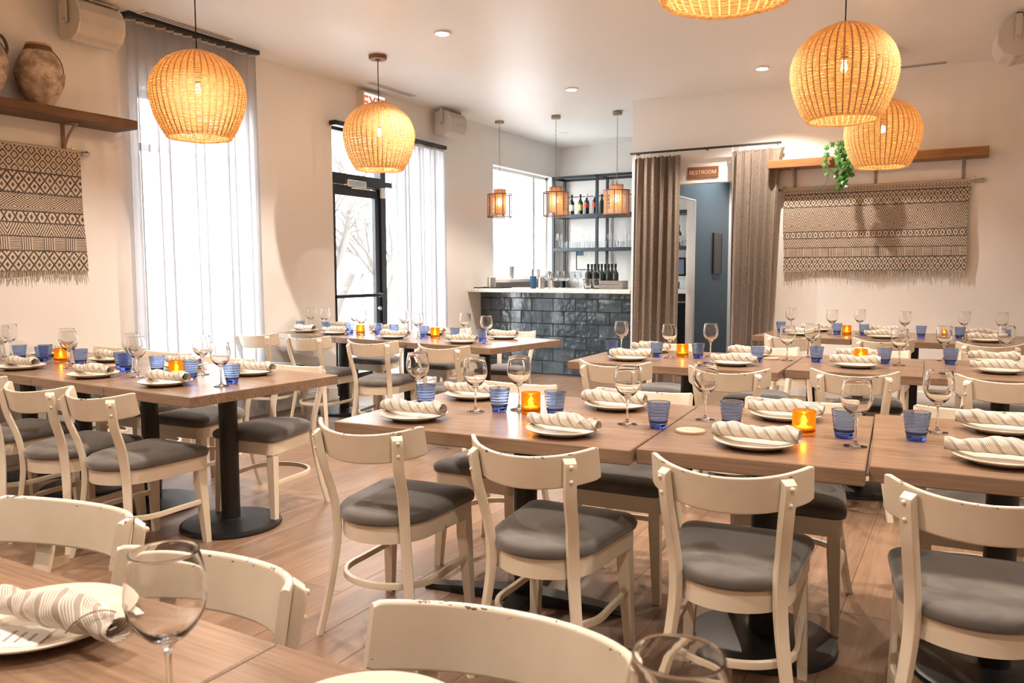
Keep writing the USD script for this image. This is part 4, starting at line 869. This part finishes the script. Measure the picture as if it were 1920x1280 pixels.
# ------------------------------------------------------------------ chairs
def arc_profile(w, h, b, n=4):
    """Rounded-rectangle profile w x h with corner radius b."""
    P = []
    for cx, cy, a0 in ((w/2-b, h/2-b, 0), (-w/2+b, h/2-b, PI/2), (-w/2+b, -h/2+b, PI), (w/2-b, -h/2+b, 1.5*PI)):
        for a in np.linspace(a0, a0+PI/2, n): P.append((cx+b*math.cos(a), cy+b*math.sin(a)))
    return np.array(P)
def seat_outline(off=0.0):
    R = .185+off; rear = Point(0, -.055).buffer(R, 48); fr = [Point(s*.162, .192).buffer(.046+off, 24) for s in (-1, 1)]
    return unary_union([rear, *fr]).convex_hull
def poly_ring(p, n=120):
    L = p.exterior.length; return np.array([p.exterior.interpolate(L*i/n).coords[0] for i in range(n)])
def chair(t):
    ring = poly_ring(seat_outline()); c = np.array([0, -.005]); V = []
    prof = [(.93, .424), (.985, .427), (1.0, .436), (1.005, .447), (.985, .460), (.93, .470), (.80, .479), (.6, .4845), (.35, .487), (.12, .488)]
    for s, z in prof: V.append(np.c_[c+(ring-c)*s, np.full(len(ring), z)])
    k = len(ring); v = np.vstack(V+[[[c[0], c[1], .424]], [[c[0], c[1], .488]]]); m = len(prof)
    i, j = np.meshgrid(np.arange(m-1), np.arange(k), indexing='ij'); j2 = (j+1) % k
    q = np.stack([i*k+j, i*k+j2, (i+1)*k+j2, (i+1)*k+j], -1).reshape(-1, 4); js = np.arange(k); n0 = m*k
    f = np.vstack([q[:, [0, 1, 2]], q[:, [0, 2, 3]], np.stack([np.full(k, n0), (js+1) % k, js], 1), np.stack([np.full(k, n0+1), (m-1)*k+js, (m-1)*k+(js+1) % k], 1)])
    sgn = 1 if seat_outline().exterior.is_ccw else -1
    if sgn < 0: f = f[:, ::-1]
    part('seat', TM(v, f), MAT['vinyl'], t, True, 'padded dark grey vinyl seat')
    part('seat_frame', extrude(seat_outline(-.012).difference(seat_outline(-.036)), .362, .426), MAT['cream'], t, 30)
    for s in (-1, 1):
        top = np.array([(s*(.168+a*.021), .190+b*.021, z) for z in (.30, .424) for a in (-1, 1) for b in (-1, 1)]); bot = np.array([(s*.184+a*.0145, .206+b*.0145, 0) for a in (-1, 1) for b in (-1, 1)])
        part('leg', hull(np.vstack([top, bot])), MAT['cream'], t, 20)
    R, yc, LEAN, ZM = .2508, -.034, .235, .722          # the board's arc, its lean and its height at the middle of the arc's chord
    K = [(.197, -.232, 0), (.178, -.210, .11), (.158, -.194, .24), (.144, -.185, .38), (.144, -.193, .47), (.150, -.212, .55)]
    for z, x in ((.64, .157), (.70, .162), (.757, .166)):
        K.append((x, yc-LEAN*(z-ZM+.02)-math.sqrt((R+.022)**2-x*x), z))
    for s in (-1, 1):
        P = spline([(s*a, b, z) for a, b, z in K], 60); ph = .70; n = len(P)
        A = np.tile([math.cos(ph), s*math.sin(ph), 0], (n, 1)); B = np.tile([s*math.sin(ph), -math.cos(ph), 0], (n, 1))
        sc = np.ones(n); w = np.interp(P[:, 2], [0, .42, .77], [.80, 1., 1.])
        Vv = sweep(P, arc_profile(.038, .027, .006, 3), A=A, B=B, scale=w)
        tp = Vv.vertices; q = np.arcsin(np.clip((tp[:, 2]-.730)/.0272, 0, 1)); o = (tp-P[np.clip(np.searchsorted(P[:, 2], tp[:, 2]), 0, n-1)])@B[0]
        tp -= (np.clip(o+.0135, 0, 1)*(1-np.cos(q))*.95)[:, None]*B[0]; Vv = TM(tp, Vv.faces)
        part('rear_leg', Vv, MAT['cream'], t, 40, 'bent rear leg running up to the backrest')
        for z in (.690, .735):
            p = np.array([np.interp(z, P[:, 2], P[:, kk]) for kk in range(3)])+B[0]*.0135; part('rivet', ball(p, .0065, 1), MAT['cream'], t, True)
    # backrest: a strongly bowed board
    ph1 = math.asin(.214/R); ph = np.linspace(-ph1, ph1, 44); prof = arc_profile(.0155, .108, .0065, 4); ver = []; P = []
    for i, p in enumerate(ph):
        rad = np.array([math.sin(p), -math.cos(p), 0]); ce = np.array([R*math.sin(p), yc-R*math.cos(p), 0]); dz = -(-.165-ce[1])*.225
        ce[2] = ZM+.0108+dz; P.append(ce); h = 1-.10*np.clip((abs(p)/ph1-.93)/.07, 0, 1)**2
        ver.append(ce+prof[:, :1]*rad+prof[:, 1:]*h*np.array([0, -LEAN, 1.])/math.hypot(1, LEAN))
    k = len(prof); v = np.vstack(ver+[[P[0]], [P[-1]]]); i, j = np.meshgrid(np.arange(43), np.arange(k), indexing='ij'); j2 = (j+1) % k
    q = np.stack([i*k+j, (i+1)*k+j, (i+1)*k+j2, i*k+j2], -1).reshape(-1, 4); js = np.arange(k); n0 = 44*k
    part('backrest', TM(v, np.vstack([q[:, [0, 1, 2]], q[:, [0, 2, 3]], np.stack([np.full(k, n0), js, (js+1) % k], 1), np.stack([np.full(k, n0+1), 43*k+(js+1) % k, 43*k+js], 1)])), MAT['cream_back'], t, 40, 'bowed cream backrest board with chipped edges')
    a = np.linspace(-1.32, 1.32, 40); Q = np.stack([.182*np.sin(a), -.045-.182*np.cos(a)*.86, np.full(40, .205)], 1)
    Q = np.vstack([(-.180, .195, .205), (-.181, .10, .205), (-.1815, .0, .205), Q, (.1815, .0, .205), (.181, .10, .205), (.180, .195, .205)])
    part('stretcher', sweep(spline(Q, 70), arc_profile(.017, .024, .004, 3), A=None), MAT['cream'], t, 40, 'bowed foot ring')
CH = Kind('dining_chair', 'chair', chair)

# ------------------------------------------------------------------ tables
def table_builder(W, D, base):
    def b(t):
        part('tabletop', box(0, W-.002, 0, D, .702, .75, .003), MAT['table'], t, False)
        cx, cy = W/2, D/2
        part('support_plate', box(cx-.15, cx+.15, cy-.15, cy+.15, .692, .7015, .003), MAT['black_metal'], t, False)
        part('column', xf(trimesh.creation.cylinder(.046, .68, sections=36), (cx, cy, .352)), MAT['black_metal'], t)
        if base == 'disc': part('base', xf(lathe([(0, 0), (.245, 0), (.252, .004), (.25, .016), (.235, .024), (.08, .030), (.055, .040), (0, .042)], 64), (cx, cy, .0005)), MAT['black_metal'], t)
        else:
            for k, a in enumerate((.10, .10+PI/2)):
                arm = cat(*[hull([(s*.045*u, w*.045, .001) for u in (0, 1) for w in (-1, 1)]+[(s*.43, w*.030, .001) for w in (-1, 1)]+[(s*.425, w*.024, .018) for w in (-1, 1)]+[(0, w*.045, .055) for w in (-1, 1)]) for s in (-1, 1)])
                part('base_arm', xf(arm, (cx, cy, 0), rz=a), MAT['black_metal'], t, False)
    return b
TK = {}
def table(W, D, base, fl, rot, label):
    key = (W, D, base)
    if key not in TK: TK[key] = Kind('dining_table', 'table', table_builder(W, D, base))
    return TK[key].put((fl[0], fl[1], 0), rot, label)
D9 = .91
rt = math.radians
# the row by the tall curtained window (its front right corner is the row's origin)
T1R = rt(-2.7)
for k, nm in enumerate(('nearest the aisle', 'second from the aisle', 'third from the aisle', 'against the wall')):
    w = .665; e = -(k+1)*.667
    table(w if k < 3 else .585, D9, 'disc', (-2.955+math.cos(T1R)*(e+(.08 if k == 3 else 0)), 2.33+math.sin(T1R)*e), T1R, f'brown wood table {nm}, in the row by the tall sheer curtain')
T2R = rt(-8)
for k, nm in enumerate(('at the bar end', 'in the middle', 'against the window wall')):
    e = -(k+1)*.85+0
    table(.848, D9, 'disc', (-2.97+math.cos(T2R)*e, 4.90+math.sin(T2R)*e), T2R, f'brown wood table {nm} of the row along the glass door')
table(1.138, D9, 'cross', (-2.02, 2.215), rt(3.6), 'wide brown wood table on a cross base, front row in mid picture')
table(.655, D9, 'disc', (-.880, 2.325), rt(4), 'narrow brown wood table between two others in the front middle row')
table(.76, D9, 'disc', (-.224, 2.435), rt(4.5), 'brown wood table at the right picture edge in the front middle row')
table(1.25, .93, 'disc', (-2.13, 4.43), rt(1.5), 'wide brown wood table nearest the restroom drapes')
table(.69, .93, 'disc', (-.877, 4.62), rt(2), 'narrow brown wood table in the row behind the front middle row')
table(.76, .93, 'disc', (-.184, 4.68), rt(2.5), 'brown wood table at the right picture edge in the second row')
for k, nm in enumerate(('leftmost', 'middle', 'rightmost')):
    table(.79, 1.0, 'disc', (-1.60+k*.793, 6.98-k*.04), rt(-3), f'brown wood table, {nm} of the far row under the wide wall hanging')
for k, nm in enumerate(('at the lower left picture edge', 'carrying the front left plate and glass', 'carrying the plate at the bottom edge', 'under the glass at the bottom edge')):
    table(.718, D9, 'disc', (-2.31+k*.72, -.085), 0, f'brown wood foreground table {nm}')

ORD = ['first', 'second', 'third', 'fourth', 'fifth', 'sixth', 'seventh', 'eighth', 'ninth', 'tenth']
ROW = dict(w='tall curtain row', d='glass door row', m='front middle row', s='restroom drape row', f='far wall-hanging row', n='foreground tables')
def chairs(row, side, items):
    items = sorted(items); base = 0 if side == 'near' else PI
    for k, (x, y, r) in enumerate(items):
        lab = f'cream grey-seated chair, {ORD[k]} from left, {side} side of {ROW[row]}'
        CH.put((x, y, 0), base+r, lab, f'cream dining chairs, {side} side of {ROW[row]}')
chairs('m', 'near', [(-1.807, 2.325, .081), (-1.155, 2.325, .02), (-.575, 2.375, .10), (.04, 2.42, .06)])
chairs('m', 'far', [(-1.83, 3.07, .05), (-1.21, 3.12, .06), (-.56, 3.17, .05), (.06, 3.27, .05)])
chairs('w', 'near', [(-4.43, 2.38, .10), (-3.80, 2.33, .12), (-3.335, 2.345, .03)])
chairs('w', 'far', [(-5.18, 3.30, .05), (-4.56, 3.25, .05), (-3.93, 3.20, .06), (-3.287, 3.10, .12)])
chairs('d', 'near', [(-5.37, 5.10, .15), (-4.74, 5.09, .08), (-3.99, 4.96, .20), (-3.26, 4.90, .04)])
chairs('d', 'far', [(-5.0, 6.12, .1), (-4.22, 6.08, .04), (-3.50, 6.02, .10)])
chairs('s', 'near', [(-1.80, 4.52, .10), (-1.135, 4.52, .10), (-.525, 4.71, .10), (.16, 4.80, .06)])
chairs('s', 'far', [(-1.90, 5.48, .03), (-1.20, 5.50, .03), (-.53, 5.60, .0), (.18, 5.68, .0)])
chairs('f', 'near', [(-1.25, 6.98, .05), (-.57, 6.94, .05), (.14, 6.90, .05)])
chairs('n', 'far', [(-1.72, .825, .03), (-1.165, .742, .02), (-.572, .785, .05)])

# ------------------------------------------------------------------ what lies on the tables
ZT = .7505
def setall(kind, pts, what, row, z=ZT, grp=None):
    for k, p in enumerate(sorted(pts)):
        kind.put((p[0], p[1], z), p[0]*5 if len(p) < 3 else p[2], f'{what}, {ORD[k]} from left on {ROW[row]}', f'{grp} on {ROW[row]}')
def places(row, near, far):
    for side, pts in (('near', near), ('far', far)):
        for k, p in enumerate(sorted(pts)):
            x, y = p[:2]; a = p[2] if len(p) > 2 else random.uniform(-.10, .10)
            PLT.put((x, y, ZT), 0, f'round cream plate, {ORD[k]} from left, {side} side of {ROW[row]}', f'plates on {ROW[row]}')
            NK[(k+len(row)+(side == 'far')) % 2].put((x+random.uniform(-.012, .012), y+random.uniform(-.005, .012), ZT+.0232), a, f'rolled striped napkin, {ORD[k]} plate from left, {side} side of {ROW[row]}', f'napkins on {ROW[row]}')
def tableware(row, g, t, c, k):
    setall(WG, g, 'clear stemmed wine glass', row, grp='wine glasses'); setall(TB, t, 'ribbed blue tumbler', row, grp='blue tumblers')
    setall(CD, c, 'lit candle in amber glass', row, grp='candles'); 
    if k: setall(CO, k, 'round pale coaster', row, grp='coasters')
places('m', [(-1.79, 2.40, .02), (-1.18, 2.42, -.10), (-.565, 2.535, -.06), (.10, 2.655, -.02)], [(-1.86, 2.93, -.03), (-1.215, 2.98, -.03), (-.575, 3.07, .03), (.12, 3.17, -.02)])
tableware('m', [(-1.985, 2.69), (-1.67, 2.64), (-1.54, 2.76), (-1.05, 2.68), (-.83, 2.90), (-.29, 2.68), (-.075, 3.05)],
          [(-1.90, 2.63), (-1.59, 2.69), (-1.36, 2.72), (-.93, 2.67), (-.71, 2.81), (-.34, 2.815), (-.13, 2.88)], [(-1.46, 2.71), (-.465, 2.80)], [(-.81, 2.655)])
places('s', [(-1.82, 4.66), (-1.19, 4.70), (-.545, 4.93), (.16, 5.02)], [(-1.87, 5.19), (-1.21, 5.21), (-.57, 5.40), (.15, 5.55)])
tableware('s', [(-2.03, 5.06), (-1.64, 4.90), (-1.43, 5.09), (-.955, 5.09), (-.855, 5.36), (-.335, 5.13), (-.118, 5.52), (.21, 5.72)],
          [(-2.045, 4.93), (-1.73, 4.92), (-1.475, 4.97), (-1.10, 4.94), (-.785, 5.10), (-.42, 5.20), (-.078, 5.34)], [(-1.585, 5.0), (-.548, 5.19)], [(-1.055, 5.13)])
places('w', [(-4.70, 2.57), (-4.00, 2.555), (-3.40, 2.54)], [(-5.30, 3.10), (-4.62, 3.07), (-3.92, 3.06), (-3.34, 3.03)])
tableware('w', [(-5.45, 2.92), (-5.32, 2.80), (-4.72, 2.86), (-4.49, 2.73), (-4.0, 2.79), (-3.78, 2.66), (-3.57, 2.90), (-3.12, 2.64)],
          [(-5.20, 2.84), (-5.09, 2.94), (-4.99, 2.86), (-4.61, 2.87), (-4.22, 2.87), (-4.11, 2.82), (-3.85, 2.83), (-3.50, 2.77), (-3.165, 2.745)], [(-4.86, 2.90), (-3.64, 2.79)], [(-4.35, 2.89)])
places('d', [(-5.28, 5.43, -.16), (-4.86, 5.37), (-4.13, 5.265), (-3.38, 5.16)], [(-5.32, 5.93), (-4.71, 5.83), (-4.08, 5.75), (-3.30, 5.66)])
tableware('d', [(-5.46, 5.70), (-5.23, 5.64), (-4.85, 5.63), (-4.59, 5.41), (-4.265, 5.60), (-3.94, 5.35), (-3.57, 5.50), (-3.185, 5.20)],
          [(-5.42, 5.52), (-5.10, 5.52), (-4.82, 5.52), (-4.54, 5.575), (-4.33, 5.53), (-3.985, 5.495), (-3.635, 5.44), (-3.335, 5.38)], [(-4.68, 5.50), (-3.86, 5.48)], [])
places('f', [(-1.24, 7.17), (-.595, 7.17), (.13, 7.15)], [(-1.19, 7.74), (-.66, 7.72), (.10, 7.72)])
tableware('f', [(-1.40, 7.60), (-1.013, 7.35), (-.815, 7.56), (-.448, 7.34), (-.022, 7.55), (.24, 7.50)],
          [(-1.457, 7.45), (-.985, 7.46), (-.763, 7.40), (-.33, 7.42), (-.05, 7.40), (.30, 7.62)], [(-.90, 7.40), (-.167, 7.60)], [])
# foreground settings, with printed cards
for k, (x, y, a) in enumerate(((-1.222, .682, .05), (-.59, .69, .06))):
    nm = ('left foreground plate', 'plate at the bottom picture edge')[k]
    PLT.put((x, y, ZT), 0, ('large cream plate at the lower left, holding napkin and cards', 'cream plate cut by the bottom picture edge')[k], 'plates on the foreground tables')
    ca = .15+a*2
    for q, (dx, dy, rz, zz) in enumerate(((-.005, -.055, ca+.3, .0085), (.062, .058, ca-.5, .0105))):
        t = thing('menu_card', ('printed card before the napkin', 'card with blue ring behind the napkin')[q]+f' on the {nm}', 'card', (x+dx, y+dy, ZT+zz), rz, 'printed cards on the foreground plates')
        part('card', box(-.062, .062, -.035, .035, 0, .0006), MAT['paper'], t, False)
        if q == 0: part('print', cat(*[box(-.05+.018*i, -.045+.018*i, -.022+.004*(i % 2), .018-.006*(i % 3), .0007, .0009) for i in range(6)]), MAT['ink'], t, False, kind='stuff')
        else: part('blue_ring', lathe([(.0085, .0006), (.0085, .0009), (.0115, .0009), (.0115, .0006), (.0085, .0006)], 28), MAT['blue_ink'], t, False)
    NK[0].put((x+(.055 if k == 0 else .0), y-(.012 if k == 0 else .05), ZT+.0232), a, 'rolled striped napkin on the '+nm, 'napkins on the foreground tables')
WG.put((-.834, .612, ZT), 0, 'large wine glass in the lower left foreground, over the plate edge', 'wine glasses on the foreground tables')
WG.put((-.209, .662, ZT), 1, 'wine glass rim showing at the bottom picture edge', 'wine glasses on the foreground tables')
